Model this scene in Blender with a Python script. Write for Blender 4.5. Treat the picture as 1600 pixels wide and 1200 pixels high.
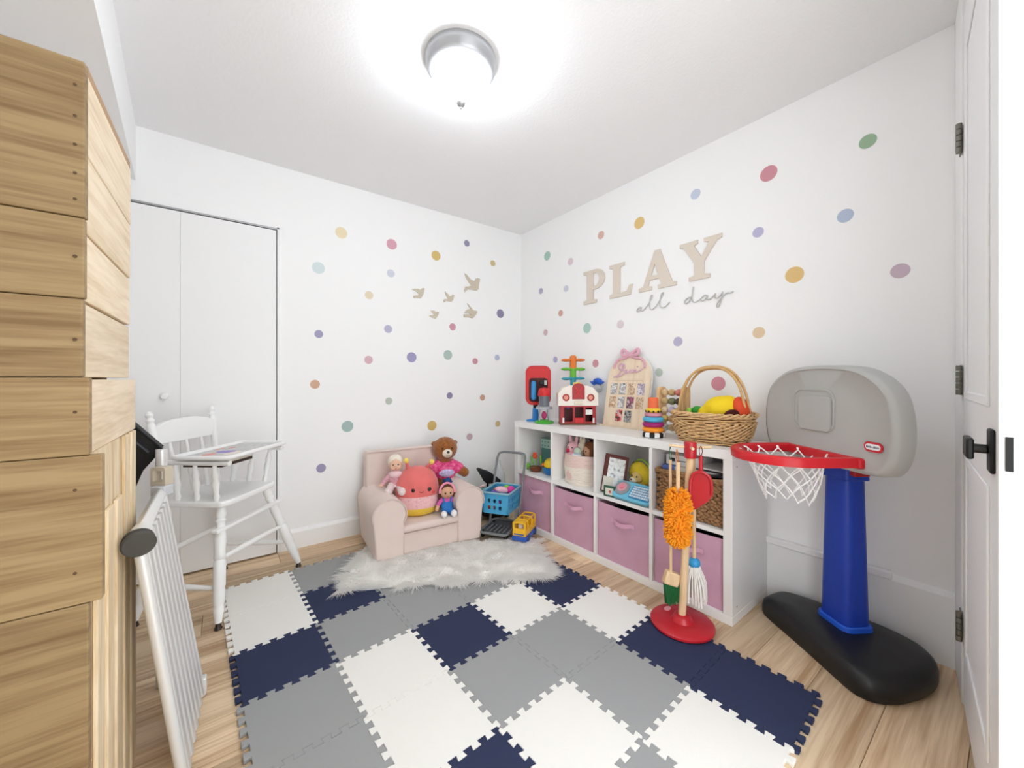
import bpy, bmesh, math, random
import numpy as np
from mathutils import Vector, Matrix, Euler

for o in list(bpy.data.objects):
    bpy.data.objects.remove(o, do_unlink=True)
SC = bpy.context.scene
COL = SC.collection
PI = math.pi
random.seed(7)

# ------------------------------------------------------------------ camera, world, exposure
cam_d = bpy.data.cameras.new('camera')
cam_d.sensor_width = 36.0
cam_d.lens = 13.5
cam_d.shift_y = -0.005
cam_d.clip_start = 0.02
cam = bpy.data.objects.new('camera', cam_d)
COL.objects.link(cam)
cam.location = (0, 0, 1.094)
cam.rotation_euler = (PI / 2, 0, math.radians(-36.725))
SC.camera = cam

world = bpy.data.worlds.new('world')
SC.world = world
world.use_nodes = True
world.node_tree.nodes['Background'].inputs[0].default_value = (0.925, 0.97, 1.0, 1)
world.node_tree.nodes['Background'].inputs[1].default_value = 3.8
SC.view_settings.view_transform = 'Standard'
SC.view_settings.look = 'None'
SC.view_settings.gamma = 1.0
SC.view_settings.use_curve_mapping = False
SC.view_settings.exposure = 0.17
SC.cycles.use_adaptive_sampling = True
SC.cycles.adaptive_threshold = 0.03
SC.cycles.max_bounces = 10
SC.cycles.diffuse_bounces = 7
LAMP_STRENGTH = 28.0

# portal only: guides the sampling of the world light entering by the fill opening added behind the camera
por = bpy.data.lights.new('fill_opening_portal', 'AREA')
por.shape = 'RECTANGLE'; por.size = 1.14; por.size_y = 2.18
por.cycles.is_portal = True
po = bpy.data.objects.new('fill_opening_portal', por); COL.objects.link(po)
po.location = (0.65, -0.164, 1.09); po.rotation_euler = (PI / 2, 0, math.radians(7.47 + 180))

# ------------------------------------------------------------------ materials
def lin(c):
    return tuple(((v / 255) / 12.92 if v / 255 <= 0.04045 else ((v / 255 + 0.055) / 1.055) ** 2.4) for v in c[:3])

_M = {}
def mat(name, rgb, rough=0.6, var=0.0, scale=12.0, bump=0.0, bscale=80.0, metal=0.0, spec=0.4, sheen=0.0, emit=0.0, alpha=1.0, trans=0.0):
    if name in _M:
        return _M[name]
    m = bpy.data.materials.new(name)
    m.use_nodes = True
    nt = m.node_tree
    b = nt.nodes['Principled BSDF']
    c = lin(rgb)
    b.inputs['Base Color'].default_value = (*c, 1)
    b.inputs['Roughness'].default_value = rough
    b.inputs['Metallic'].default_value = metal
    b.inputs['Specular IOR Level'].default_value = spec
    if sheen:
        b.inputs['Sheen Weight'].default_value = sheen
    if emit:
        b.inputs['Emission Color'].default_value = (*c, 1)
        b.inputs['Emission Strength'].default_value = emit
    if alpha < 1:
        b.inputs['Alpha'].default_value = alpha
    if trans:
        b.inputs['Transmission Weight'].default_value = trans
    tc = nt.nodes.new('ShaderNodeTexCoord')
    if var:
        n = nt.nodes.new('ShaderNodeTexNoise')
        n.inputs['Scale'].default_value = scale
        n.inputs['Detail'].default_value = 4
        nt.links.new(tc.outputs['Object'], n.inputs['Vector'])
        r = nt.nodes.new('ShaderNodeValToRGB')
        r.color_ramp.elements[0].position = 0.3
        r.color_ramp.elements[1].position = 0.7
        r.color_ramp.elements[0].color = (*[max(0, v * (1 - var)) for v in c], 1)
        r.color_ramp.elements[1].color = (*[min(1, v * (1 + var)) for v in c], 1)
        nt.links.new(n.outputs['Fac'], r.inputs['Fac'])
        nt.links.new(r.outputs['Color'], b.inputs['Base Color'])
    if bump:
        n2 = nt.nodes.new('ShaderNodeTexNoise')
        n2.inputs['Scale'].default_value = bscale
        n2.inputs['Detail'].default_value = 3
        nt.links.new(tc.outputs['Object'], n2.inputs['Vector'])
        bp = nt.nodes.new('ShaderNodeBump')
        bp.inputs['Strength'].default_value = bump
        bp.inputs['Distance'].default_value = 0.004
        nt.links.new(n2.outputs['Fac'], bp.inputs['Height'])
        nt.links.new(bp.outputs['Normal'], b.inputs['Normal'])
    _M[name] = m
    return m

def wood(name, light, dark, stretch=(1, 12, 12), scale=2.2, rough=0.5, tint=0.25, world_pos=True, wave=0.5):
    """timber whose grain runs along the axis of smallest stretch; tone differs from board to board"""
    if name in _M:
        return _M[name]
    m = bpy.data.materials.new(name)
    m.use_nodes = True
    nt = m.node_tree
    b = nt.nodes['Principled BSDF']
    b.inputs['Roughness'].default_value = rough
    b.inputs['Specular IOR Level'].default_value = 0.3
    oi = nt.nodes.new('ShaderNodeObjectInfo')
    if world_pos:
        src = nt.nodes.new('ShaderNodeNewGeometry').outputs['Position']
    else:
        src = nt.nodes.new('ShaderNodeTexCoord').outputs['Object']
    off = nt.nodes.new('ShaderNodeVectorMath'); off.operation = 'SCALE'
    off.inputs[0].default_value = (13.7, 7.9, 5.3)
    nt.links.new(oi.outputs['Random'], off.inputs['Scale'])
    add = nt.nodes.new('ShaderNodeVectorMath'); add.operation = 'ADD'
    nt.links.new(src, add.inputs[0]); nt.links.new(off.outputs[0], add.inputs[1])
    mul = nt.nodes.new('ShaderNodeVectorMath'); mul.operation = 'MULTIPLY'
    mul.inputs[1].default_value = stretch
    nt.links.new(add.outputs[0], mul.inputs[0])
    n1 = nt.nodes.new('ShaderNodeTexNoise')
    n1.inputs['Scale'].default_value = scale
    n1.inputs['Detail'].default_value = 6
    n1.inputs['Distortion'].default_value = 0.6
    nt.links.new(mul.outputs[0], n1.inputs['Vector'])
    n2 = nt.nodes.new('ShaderNodeTexNoise')
    n2.inputs['Scale'].default_value = scale * 5
    n2.inputs['Detail'].default_value = 4
    nt.links.new(mul.outputs[0], n2.inputs['Vector'])
    mx = nt.nodes.new('ShaderNodeMix'); mx.data_type = 'FLOAT'
    mx.inputs[0].default_value = 0.35
    nt.links.new(n1.outputs['Fac'], mx.inputs[2]); nt.links.new(n2.outputs['Fac'], mx.inputs[3])
    r = nt.nodes.new('ShaderNodeValToRGB')
    cl, cd = lin(light), lin(dark)
    r.color_ramp.elements[0].position = 0.36; r.color_ramp.elements[0].color = (*cd, 1)
    r.color_ramp.elements[1].position = 0.58; r.color_ramp.elements[1].color = (*cl, 1)
    nt.links.new(mx.outputs[0], r.inputs['Fac'])
    hs = nt.nodes.new('ShaderNodeHueSaturation')
    mr = nt.nodes.new('ShaderNodeMapRange')
    mr.inputs['To Min'].default_value = 1 - tint; mr.inputs['To Max'].default_value = 1 + tint * 0.5
    nt.links.new(oi.outputs['Random'], mr.inputs['Value'])
    nt.links.new(mr.outputs[0], hs.inputs['Value'])
    nt.links.new(r.outputs['Color'], hs.inputs['Color'])
    nt.links.new(hs.outputs['Color'], b.inputs['Base Color'])
    bp = nt.nodes.new('ShaderNodeBump'); bp.inputs['Strength'].default_value = 0.12; bp.inputs['Distance'].default_value = 0.002
    nt.links.new(mx.outputs[0], bp.inputs['Height']); nt.links.new(bp.outputs['Normal'], b.inputs['Normal'])
    _M[name] = m
    return m

def stripes(name, c1, c2, axis='X', scale=10.0, rough=0.6):
    """two-tone banding printed on a thing"""
    if name in _M:
        return _M[name]
    m = bpy.data.materials.new(name); m.use_nodes = True
    nt = m.node_tree; b = nt.nodes['Principled BSDF']; b.inputs['Roughness'].default_value = rough
    tc = nt.nodes.new('ShaderNodeTexCoord')
    w = nt.nodes.new('ShaderNodeTexWave'); w.bands_direction = axis; w.inputs['Scale'].default_value = scale
    nt.links.new(tc.outputs['Object'], w.inputs['Vector'])
    r = nt.nodes.new('ShaderNodeValToRGB'); r.color_ramp.interpolation = 'CONSTANT'
    r.color_ramp.elements[0].color = (*lin(c1), 1); r.color_ramp.elements[1].color = (*lin(c2), 1)
    r.color_ramp.elements[1].position = 0.5
    nt.links.new(w.outputs['Fac'], r.inputs['Fac']); nt.links.new(r.outputs['Color'], b.inputs['Base Color'])
    _M[name] = m
    return m

def blotch(name, cols, scale=20.0, rough=0.7, seed=0.0):
    """printed picture / mixed yarn: several tones in irregular patches"""
    if name in _M:
        return _M[name]
    m = bpy.data.materials.new(name); m.use_nodes = True
    nt = m.node_tree; b = nt.nodes['Principled BSDF']; b.inputs['Roughness'].default_value = rough
    tc = nt.nodes.new('ShaderNodeTexCoord')
    ad = nt.nodes.new('ShaderNodeVectorMath'); ad.operation = 'ADD'; ad.inputs[1].default_value = (seed, seed * 1.7, seed * 0.6)
    nt.links.new(tc.outputs['Object'], ad.inputs[0])
    n = nt.nodes.new('ShaderNodeTexNoise'); n.inputs['Scale'].default_value = scale; n.inputs['Detail'].default_value = 2
    nt.links.new(ad.outputs[0], n.inputs['Vector'])
    r = nt.nodes.new('ShaderNodeValToRGB')
    k = len(cols)
    while len(r.color_ramp.elements) < k:
        r.color_ramp.elements.new(0.5)
    for i, c in enumerate(cols):
        r.color_ramp.elements[i].position = 0.3 + 0.4 * i / max(1, k - 1)
        r.color_ramp.elements[i].color = (*lin(c), 1)
    nt.links.new(n.outputs['Fac'], r.inputs['Fac']); nt.links.new(r.outputs['Color'], b.inputs['Base Color'])
    _M[name] = m
    return m

# ------------------------------------------------------------------ mesh helpers
def link(o, parent=None):
    COL.objects.link(o)
    if parent is not None:
        o.parent = parent
    return o

def tag(o, label=None, cat=None, group=None, kind=None):
    if label: o['label'] = label
    if cat: o['category'] = cat
    if group: o['group'] = group
    if kind: o['kind'] = kind
    return o

def thing(name, label, cat, loc=(0, 0, 0), rz=0.0, group=None, rot=None):
    o = bpy.data.objects.new(name, None)
    o.empty_display_size = 0.05
    COL.objects.link(o)
    o.location = loc
    o.rotation_euler = rot if rot else (0, 0, math.radians(rz))
    return tag(o, label, cat, group)

def from_mesh(name, me, material, parent=None, smooth=True, angle=40, bevel=0.0, bseg=2, loc=None, rot=None):
    if material is not None and not me.materials:
        me.materials.append(material)
    if smooth:
        me.polygons.foreach_set('use_smooth', [True] * len(me.polygons))
        me.set_sharp_from_angle(angle=math.radians(angle))
    o = bpy.data.objects.new(name, me)
    link(o, parent)
    if loc is not None: o.location = loc
    if rot is not None: o.rotation_euler = rot
    if bevel:
        md = o.modifiers.new('bevel', 'BEVEL'); md.width = bevel; md.segments = bseg
        md.limit_method = 'ANGLE'; md.angle_limit = math.radians(35)
        md.harden_normals = False
    return o

def smooth_path(pts, n=6, closed=False):
    P = [Vector(p) for p in pts]
    out = []
    m = len(P)
    rng = m if closed else m - 1
    for i in range(rng):
        if closed:
            a, b, c, d = P[(i - 1) % m], P[i], P[(i + 1) % m], P[(i + 2) % m]
        else:
            a = P[i - 1] if i > 0 else P[0] * 2 - P[1]
            b, c = P[i], P[i + 1]
            d = P[i + 2] if i + 2 < m else P[-1] * 2 - P[-2]
        for k in range(n):
            t = k / n
            out.append(0.5 * ((2 * b) + (c - a) * t + (2 * a - 5 * b + 4 * c - d) * t * t + (3 * b - a - 3 * c + d) * t ** 3))
    if not closed:
        out.append(P[-1].copy())
    return out

def axis_matrix(d):
    d = Vector(d).normalized()
    up = Vector((0, 0, 1)) if abs(d.z) < 0.95 else Vector((1, 0, 0))
    x = up.cross(d).normalized()
    y = d.cross(x)
    return Matrix((x, y, d)).transposed()

class MB:
    def __init__(s):
        s.v, s.f = [], []
    def add(s, vs, fs, T=None):
        k = len(s.v)
        if T is not None:
            vs = [T @ Vector(v) for v in vs]
        s.v += [tuple(v) for v in vs]
        s.f += [tuple(i + k for i in f) for f in fs]
        return s
    def box(s, c, d, R=None):
        hx, hy, hz = d[0] / 2, d[1] / 2, d[2] / 2
        vs = [Vector((sx * hx, sy * hy, sz * hz)) for sz in (-1, 1) for sy in (-1, 1) for sx in (-1, 1)]
        if R is not None:
            M3 = R if isinstance(R, Matrix) else Euler(R).to_matrix()
            vs = [M3 @ v for v in vs]
        c = Vector(c)
        return s.add([v + c for v in vs], [(0, 2, 3, 1), (4, 5, 7, 6), (0, 1, 5, 4), (2, 6, 7, 3), (0, 4, 6, 2), (1, 3, 7, 5)])
    def span(s, x0, x1, y0, y1, z0, z1):
        return s.box(((x0 + x1) / 2, (y0 + y1) / 2, (z0 + z1) / 2), (abs(x1 - x0), abs(y1 - y0), abs(z1 - z0)))
    def lathe(s, prof, c=(0, 0, 0), seg=24, R=None, sx=1.0, sy=1.0):
        vs, fs = [], []
        n = len(prof)
        for r, z in prof:
            for k in range(seg):
                a = 2 * PI * k / seg
                vs.append(Vector((r * math.cos(a) * sx, r * math.sin(a) * sy, z)))
        for i in range(n - 1):
            for k in range(seg):
                k2 = (k + 1) % seg
                fs.append((i * seg + k, i * seg + k2, (i + 1) * seg + k2, (i + 1) * seg + k))
        if prof[0][0] > 1e-6: fs.append(tuple(reversed(range(seg))))
        if prof[-1][0] > 1e-6: fs.append(tuple((n - 1) * seg + k for k in range(seg)))
        if R is not None:
            M3 = R if isinstance(R, Matrix) else Euler(R).to_matrix()
            vs = [M3 @ v for v in vs]
        c = Vector(c)
        return s.add([v + c for v in vs], fs)
    def rod(s, p, q, r, r2=None, seg=10):
        p, q = Vector(p), Vector(q)
        L = (q - p).length
        return s.lathe([(r, 0), (r if r2 is None else r2, L)], p, seg, axis_matrix(q - p))
    def turned(s, p, q, prof, seg=12):
        """turned spindle: prof = [(t 0..1, radius)] along p-q"""
        p, q = Vector(p), Vector(q)
        L = (q - p).length
        return s.lathe([(r, t * L) for t, r in prof], p, seg, axis_matrix(q - p))
    def tube(s, pts, r, seg=8, closed=False, flat=1.0):
        P = [Vector(p) for p in pts]
        n = len(P)
        rs = r if isinstance(r, (list, tuple)) else [r] * n
        vs, fs = [], []
        prev = None
        for i in range(n):
            if closed:
                t = (P[(i + 1) % n] - P[i - 1]).normalized()
            else:
                t = (P[min(i + 1, n - 1)] - P[max(i - 1, 0)]).normalized()
            if prev is None:
                up = Vector((0, 0, 1)) if abs(t.z) < 0.9 else Vector((1, 0, 0))
                x = up.cross(t).normalized()
            else:
                x = (prev - t * prev.dot(t))
                x = x.normalized() if x.length > 1e-6 else prev
            prev = x
            y = t.cross(x)
            for k in range(seg):
                a = 2 * PI * k / seg
                vs.append(P[i] + (x * math.cos(a) + y * math.sin(a) * flat) * rs[i])
        m = n if closed else n - 1
        for i in range(m):
            j = (i + 1) % n
            for k in range(seg):
                k2 = (k + 1) % seg
                fs.append((i * seg + k, i * seg + k2, j * seg + k2, j * seg + k))
        if not closed:
            fs.append(tuple(reversed(range(seg))))
            fs.append(tuple((n - 1) * seg + k for k in range(seg)))
        return s.add(vs, fs)
    def ell(s, c, r, R=None, seg=14, rings=8):
        if not isinstance(r, (list, tuple)): r = (r, r, r)
        vs, fs = [Vector((0, 0, -r[2]))], []
        for i in range(1, rings):
            ph = -PI / 2 + PI * i / rings
            for k in range(seg):
                a = 2 * PI * k / seg
                vs.append(Vector((r[0] * math.cos(ph) * math.cos(a), r[1] * math.cos(ph) * math.sin(a), r[2] * math.sin(ph))))
        vs.append(Vector((0, 0, r[2])))
        for k in range(seg):
            k2 = (k + 1) % seg
            fs.append((0, 1 + k2, 1 + k))
            for i in range(rings - 2):
                a, b = 1 + i * seg, 1 + (i + 1) * seg
                fs.append((a + k, a + k2, b + k2, b + k))
            a = 1 + (rings - 2) * seg
            fs.append((a + k, a + k2, len(vs) - 1))
        if R is not None:
            M3 = R if isinstance(R, Matrix) else Euler(R).to_matrix()
            vs = [M3 @ v for v in vs]
        c = Vector(c)
        return s.add([v + c for v in vs], fs)
    def cap(s, p, q, r1, r2, seg=12):
        """tapered limb with round ends"""
        p, q = Vector(p), Vector(q)
        L = (q - p).length
        prof = [(r1 * math.sin(t), -r1 * math.cos(t)) for t in (0, .4, .8, 1.2, PI / 2)]
        prof += [(r2 * math.cos(t), L + r2 * math.sin(t)) for t in (0, .4, .8, 1.2, PI / 2)]
        return s.lathe(prof, p, seg, axis_matrix(q - p))
    def prism(s, poly, z0, z1, T=None):
        n = len(poly)
        vs = [Vector((p[0], p[1], z0)) for p in poly] + [Vector((p[0], p[1], z1)) for p in poly]
        fs = [tuple(reversed(range(n))), tuple(range(n, 2 * n))]
        fs += [(i, (i + 1) % n, n + (i + 1) % n, n + i) for i in range(n)]
        return s.add(vs, fs, T)
    def mesh(s, name='mesh'):
        me = bpy.data.meshes.new(name)
        me.from_pydata(s.v, [], s.f)
        me.update()
        return me
    def build(s, name, material, parent=None, **k):
        return from_mesh(name, s.mesh(name), material, parent, **k)

def evaluated(o):
    dg = bpy.context.evaluated_depsgraph_get()
    dg.update()
    return bpy.data.meshes.new_from_object(o.evaluated_get(dg))

def blob(name, mb, material, parent=None, voxel=0.006, smooth=4):
    """overlapping primitives fused into one continuous soft surface"""
    me = mb.mesh('tmp')
    o = bpy.data.objects.new('tmp', me); COL.objects.link(o)
    md = o.modifiers.new('r', 'REMESH'); md.mode = 'VOXEL'; md.voxel_size = voxel
    if smooth:
        sm = o.modifiers.new('s', 'SMOOTH'); sm.iterations = smooth; sm.factor = 0.5
    nm = evaluated(o)
    bpy.data.objects.remove(o, do_unlink=True)
    nm.name = name
    nm.materials.clear()
    return from_mesh(name, nm, material, parent, angle=180)

def outline(name, splines, depth, T, material, parent=None, bevel=0.0, smooth=False):
    """flat plate cut to an outline; inner loops are holes. T: Matrix placing the plate's xy plane"""
    cu = bpy.data.curves.new('tmp', 'CURVE')
    cu.dimensions = '2D'; cu.fill_mode = 'BOTH'
    cu.extrude = depth / 2; cu.bevel_depth = bevel; cu.bevel_resolution = 1
    for pts in splines:
        sp = cu.splines.new('POLY'); sp.points.add(len(pts) - 1)
        for i, p in enumerate(pts):
            sp.points[i].co = (p[0], p[1], 0, 1)
        sp.use_cyclic_u = True
    o = bpy.data.objects.new('tmp', cu); COL.objects.link(o)
    me = evaluated(o)
    bpy.data.objects.remove(o, do_unlink=True)
    me.transform(T)
    me.materials.clear()
    return from_mesh(name, me, material, parent, angle=30)

def lettering(name, body, size, depth, T, material, parent=None, align='CENTER'):
    cu = bpy.data.curves.new('tmp', 'FONT')
    cu.body = body; cu.size = size; cu.extrude = depth / 2; cu.align_x = align; cu.align_y = 'CENTER'
    o = bpy.data.objects.new('tmp', cu); COL.objects.link(o)
    me = evaluated(o)
    bpy.data.objects.remove(o, do_unlink=True)
    me.transform(T); me.materials.clear()
    return from_mesh(name, me, material, parent, smooth=False)

def rrect(w, h, r, n=5, cx=0, cy=0):
    out = []
    for sx, sy, a0 in ((1, 1, 0), (-1, 1, 90), (-1, -1, 180), (1, -1, 270)):
        for k in range(n + 1):
            a = math.radians(a0 + 90 * k / n)
            out.append((cx + sx * (w / 2 - r) + r * math.cos(a), cy + sy * (h / 2 - r) + r * math.sin(a)))
    return out

def circle(r, n=24, cx=0, cy=0, ry=None):
    ry = r if ry is None else ry
    return [(cx + r * math.cos(2 * PI * k / n), cy + ry * math.sin(2 * PI * k / n)) for k in range(n)]

def copy_tree(o, parent=None):
    c = o.copy(); COL.objects.link(c); c.parent = parent
    for ch in o.children:
        copy_tree(ch, c)
    return c

# frames: plates whose outline xy-plane stands upright
UP_FRONT = Matrix(((1, 0, 0, 0), (0, 0, -1, 0), (0, 1, 0, 0), (0, 0, 0, 1)))       # local: outline x->x, y->z, faces -y
def up(x=0, y=0, z=0):
    return Matrix.Translation((x, y, z)) @ UP_FRONT
# ------------------------------------------------------------------ the room
WX, WY, CEIL, LX = 2.217, 2.831, 2.44, -0.68
WALL = mat('wall_paint', (247, 247, 247), 0.75, bump=0.06, bscale=160, spec=0.2)
CEILM = mat('ceiling_paint', (244, 244, 245), 0.85, bump=0.35, bscale=90, spec=0.15)
TRIM = mat('white_trim_paint', (243, 243, 242), 0.4, spec=0.4)
DOORM = mat('white_door_paint', (242, 242, 242), 0.45, spec=0.4)
BLACK = mat('black_metal', (14, 14, 15), 0.45)
GREYM = mat('brushed_nickel', (172, 172, 174), 0.38, metal=0.6)
DARKGAP = mat('dark_gap', (40, 40, 42), 0.9)

def structure(name, mb, m, label, cat, **k):
    return tag(mb.build(name, m, **k), label, cat, kind='structure')

structure('wall_back', MB().span(LX - 0.1, WX + 0.1, WY, WY + 0.1, -0.05, CEIL + 0.1), WALL, 'white back wall with pastel dots and small wooden birds', 'wall', smooth=False)
structure('wall_right', MB().span(WX, WX + 0.1, -0.6, WY, -0.05, CEIL + 0.1), WALL, 'white right wall carrying the PLAY lettering and pastel dots', 'wall', smooth=False)
structure('wall_left', MB().span(LX - 0.1, LX, -0.6, WY, -0.05, CEIL + 0.1), WALL, 'white left wall behind the pine board unit', 'wall', smooth=False)
structure('ceiling', MB().span(LX - 0.1, WX + 0.1, -0.6, WY + 0.1, CEIL, CEIL + 0.1), CEILM, 'white textured ceiling around the round lamp', 'ceiling', smooth=False)
sof = MB().prism([(LX, 1.2), (-0.27, 1.2), (-0.382, WY), (LX, WY)], 2.15, CEIL)
structure('trim_1', sof, WALL, 'white boxed-in soffit under the ceiling above the pine unit', 'soffit', smooth=False)

# front wall just behind the camera, running slightly aslant to the others
FA, FD = Vector((2.217, 0.152, 0)), Vector((-0.9915, -0.130, 0))
FN = Vector((-0.130, 0.9915, 0))          # into the room
def fw(s, out, z):
    p = FA + FD * s + FN * out
    return Vector((p.x, p.y, z))
def fbox(mb, s0, s1, o0, o1, z0, z1):
    c = fw((s0 + s1) / 2, (o0 + o1) / 2, (z0 + z1) / 2)
    R = Matrix((FD, FN, Vector((0, 0, 1)))).transposed()
    return mb.box(c, (s1 - s0, o1 - o0, z1 - z0), R)
fwm = fbox(MB(), -0.1, 1.00, -0.16, -0.06, -0.05, CEIL + 0.1)
fbox(fwm, 2.16, 3.1, -0.16, -0.06, -0.05, CEIL + 0.1)
fbox(fwm, 1.00, 2.16, -0.16, -0.06, 2.20, CEIL + 0.1)  # head of the opening, added so that world light fills the room
structure('wall_front', fwm, WALL, 'white front wall with an unseen opening added behind the camera for fill light', 'wall', smooth=False)

# ---- floor of separate oak planks
OAK = wood('oak_plank', (232, 207, 173), (184, 149, 113), stretch=(0.55, 13, 13), scale=1.6, rough=0.42, tint=0.24)
fl = structure('floor', MB().span(LX - 0.1, WX + 0.1, -0.6, WY + 0.1, -0.05, -0.012), mat('underlay', (70, 52, 36), 0.9), 'light oak plank floor around the foam mat', 'floor', smooth=False)
def plank_mesh(L, W):
    t, c = 0.012, 0.0016
    a, b = L / 2, W / 2
    mb = MB()
    vs = [(-a, -b, -t), (a, -b, -t), (a, b, -t), (-a, b, -t), (-a, -b, -c), (a, -b, -c), (a, b, -c), (-a, b, -c),
          (-a + c, -b + c, 0), (a - c, -b + c, 0), (a - c, b - c, 0), (-a + c, b - c, 0)]
    fs = [(0, 1, 5, 4), (1, 2, 6, 5), (2, 3, 7, 6), (3, 0, 4, 7), (4, 5, 9, 8), (5, 6, 10, 9), (6, 7, 11, 10), (7, 4, 8, 11), (8, 9, 10, 11)]
    return mb.add(vs, fs).mesh('plank')
PW = 0.182
rp = random.Random(3)
y = WY - 0.001
row = 0
while y > -0.5:
    x = LX - rp.uniform(0.05, 1.0)
    while x < WX:
        L = 1.22
        x0, x1 = max(x, LX), min(x + L, WX)
        if x1 - x0 > 0.03:
            me = plank_mesh(x1 - x0 - 0.0012, PW - 0.0012)
            o = from_mesh('plank', me, OAK, fl, smooth=False)
            o.location = ((x0 + x1) / 2, y - PW / 2, 0)
        x += L
    y -= PW
    row += 1

# ---- baseboards
def base_profile(h, t):
    return [(0, 0), (t, 0), (t, h - 0.02), (t * 0.55, h - 0.004), (t * 0.3, h), (0, h)]
bb = MB()
prof = base_profile(0.125, 0.016)
bb.prism(prof, 0.275, WX - 0.001, Matrix(((0, 0, 1, 0), (-1, 0, 0, WY), (0, 1, 0, 0), (0, 0, 0, 1))))
structure('baseboard_back', bb, TRIM, 'white baseboard along the back wall beside the closet', 'baseboard', smooth=False)
bb = MB().prism(base_profile(0.285, 0.020), 0.16, WY - 0.02, Matrix(((-1, 0, 0, WX), (0, 0, 1, 0), (0, 1, 0, 0), (0, 0, 0, 1))))
b_r = structure('baseboard_right', bb, TRIM, 'tall white skirting board along the right wall behind the toy hoop', 'baseboard', smooth=False)
MB().span(WX - 0.032, WX - 0.002, 0.330, 2.30, 0.268, 0.300).build('cap_strip', TRIM, b_r, bevel=0.006, bseg=3)

# ---- closet bifold door in the back wall
d2 = tag(thing('door_2', 'white flat bifold closet door behind the high chair', 'door', (0, 0, 0)), kind='structure')
CR, CTOP = 0.257, 2.035
MB().span(LX + 0.002, CR + 0.003, WY - 0.0025, WY - 0.0005, 0.0, CTOP).build('gap', DARKGAP, d2, smooth=False)
for x0, x1 in ((-0.662, -0.2009), (-0.2001, CR - 0.003)):
    MB().span(x0, x1, WY - 0.034, WY - 0.003, 0.012, CTOP - 0.016).build('leaf', DOORM, d2, bevel=0.0015)
MB().span(LX + 0.002, CR + 0.003, WY - 0.030, WY - 0.003, CTOP - 0.010, CTOP).build('track', GREYM, d2, smooth=False)
MB().span(CR + 0.004, CR + 0.016, WY - 0.014, WY - 0.001, 0, CTOP + 0.010).span(LX + 0.002, CR + 0.016, WY - 0.014, WY - 0.001, CTOP + 0.001, CTOP + 0.010).build('jamb', TRIM, d2, smooth=False)
MB().lathe([(0.008, 0), (0.008, 0.014), (0.017, 0.022), (0.019, 0.032), (0.012, 0.040), (0, 0.041)], (-0.262, WY - 0.034, 1.0), 20, (PI / 2, 0, 0)).build('knob', DOORM, d2)

# ---- open panel door on the front wall, at the right of the view
d1 = tag(thing('door_1', 'white panel door with black handle and latch standing open at right', 'door', (0, 0, 0)), kind='structure')
S0, S1 = 0.245, 0.945
fbox(MB(), S0, S1, -0.028, 0.006, 0.012, 2.30).build('leaf', DOORM, d1, bevel=0.002)
def fpanel(z0, z1):
    mb = MB()
    for a0, a1, q0, q1 in ((S0 + .11, S0 + .135, z0, z1), (S1 - .135, S1 - .11, z0, z1), (S0 + .135, S1 - .135, z0, z0 + .025), (S0 + .135, S1 - .135, z1 - .025, z1)):
        fbox(mb, a0, a1, 0.0055, 0.011, q0, q1)
    return mb
fpanel(0.22, 0.85).build('panel_moulding', DOORM, d1, bevel=0.003)
fpanel(1.03, 2.15).build('panel_moulding', DOORM, d1, bevel=0.003)
STEEL = mat('aged_hinge_steel', (120, 118, 108), 0.4, metal=0.6)
for z in (1.90, 1.09, 0.265):
    mb = MB()
    fbox(mb, S0 - 0.034, S0 - 0.001, 0.0105, 0.0135, z - 0.05, z + 0.05)
    for k in range(5):
        p = fw(S0, 0.016, z - 0.05 + k * 0.02 + 0.001)
        mb.lathe([(0.0075, 0), (0.0075, 0.018)], p, 12)
    mb.build('hinge', STEEL, d1)
hnd = MB()
fbox(hnd, 0.862, 0.915, 0.006, 0.014, 0.890, 0.985)
hnd.lathe([(0.010, 0), (0.010, 0.030)], fw(0.885, 0.012, 0.940), 12, axis_matrix(FN))
fbox(hnd, 0.820, 0.898, 0.034, 0.046, 0.916, 0.962)
hnd.build('handle', BLACK, d1, bevel=0.004)
pl = MB(); fbox(pl, S1 + 0.0005, S1 + 0.003, -0.013, -0.003, 0.905, 0.975)
pl.build('latch_plate', BLACK, d1)
t2 = MB()
fbox(t2, 0.005, S0 - 0.012, -0.058, 0.010, 0.0, CEIL - 0.001)
structure('trim_2', t2, TRIM, 'white door casing between the right wall and the hinges', 'door casing', bevel=0.004)

# ---- ceiling lamp
LC = (0.795, 1.425)
lamp = thing('ceiling_lamp', 'round flush ceiling lamp with grey metal rim and glowing white dome', 'ceiling lamp', (LC[0], LC[1], CEIL))
MB().lathe([(0.146, -0.0005), (0.149, -0.012), (0.147, -0.030), (0.143, -0.035), (0.141, -0.048), (0.131, -0.060), (0.118, -0.063), (0.112, -0.04)], seg=48).build('rim', GREYM, lamp)
GLOW = mat('lit_frosted_glass', (236, 246, 255), 0.4, emit=LAMP_STRENGTH)
MB().lathe([(0.113, -0.045), (0.118, -0.068), (0.120, -0.090), (0.116, -0.115), (0.103, -0.140), (0.081, -0.162), (0.048, -0.177), (0.0, -0.183)], seg=40).build('glass_dome', GLOW, lamp)
MB().lathe([(0, -0.179), (0.017, -0.180), (0.021, -0.185), (0.017, -0.194), (0.008, -0.200), (0.0045, -0.203), (0.006, -0.208), (0.0, -0.213)], seg=20).build('finial', GREYM, lamp)
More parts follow.
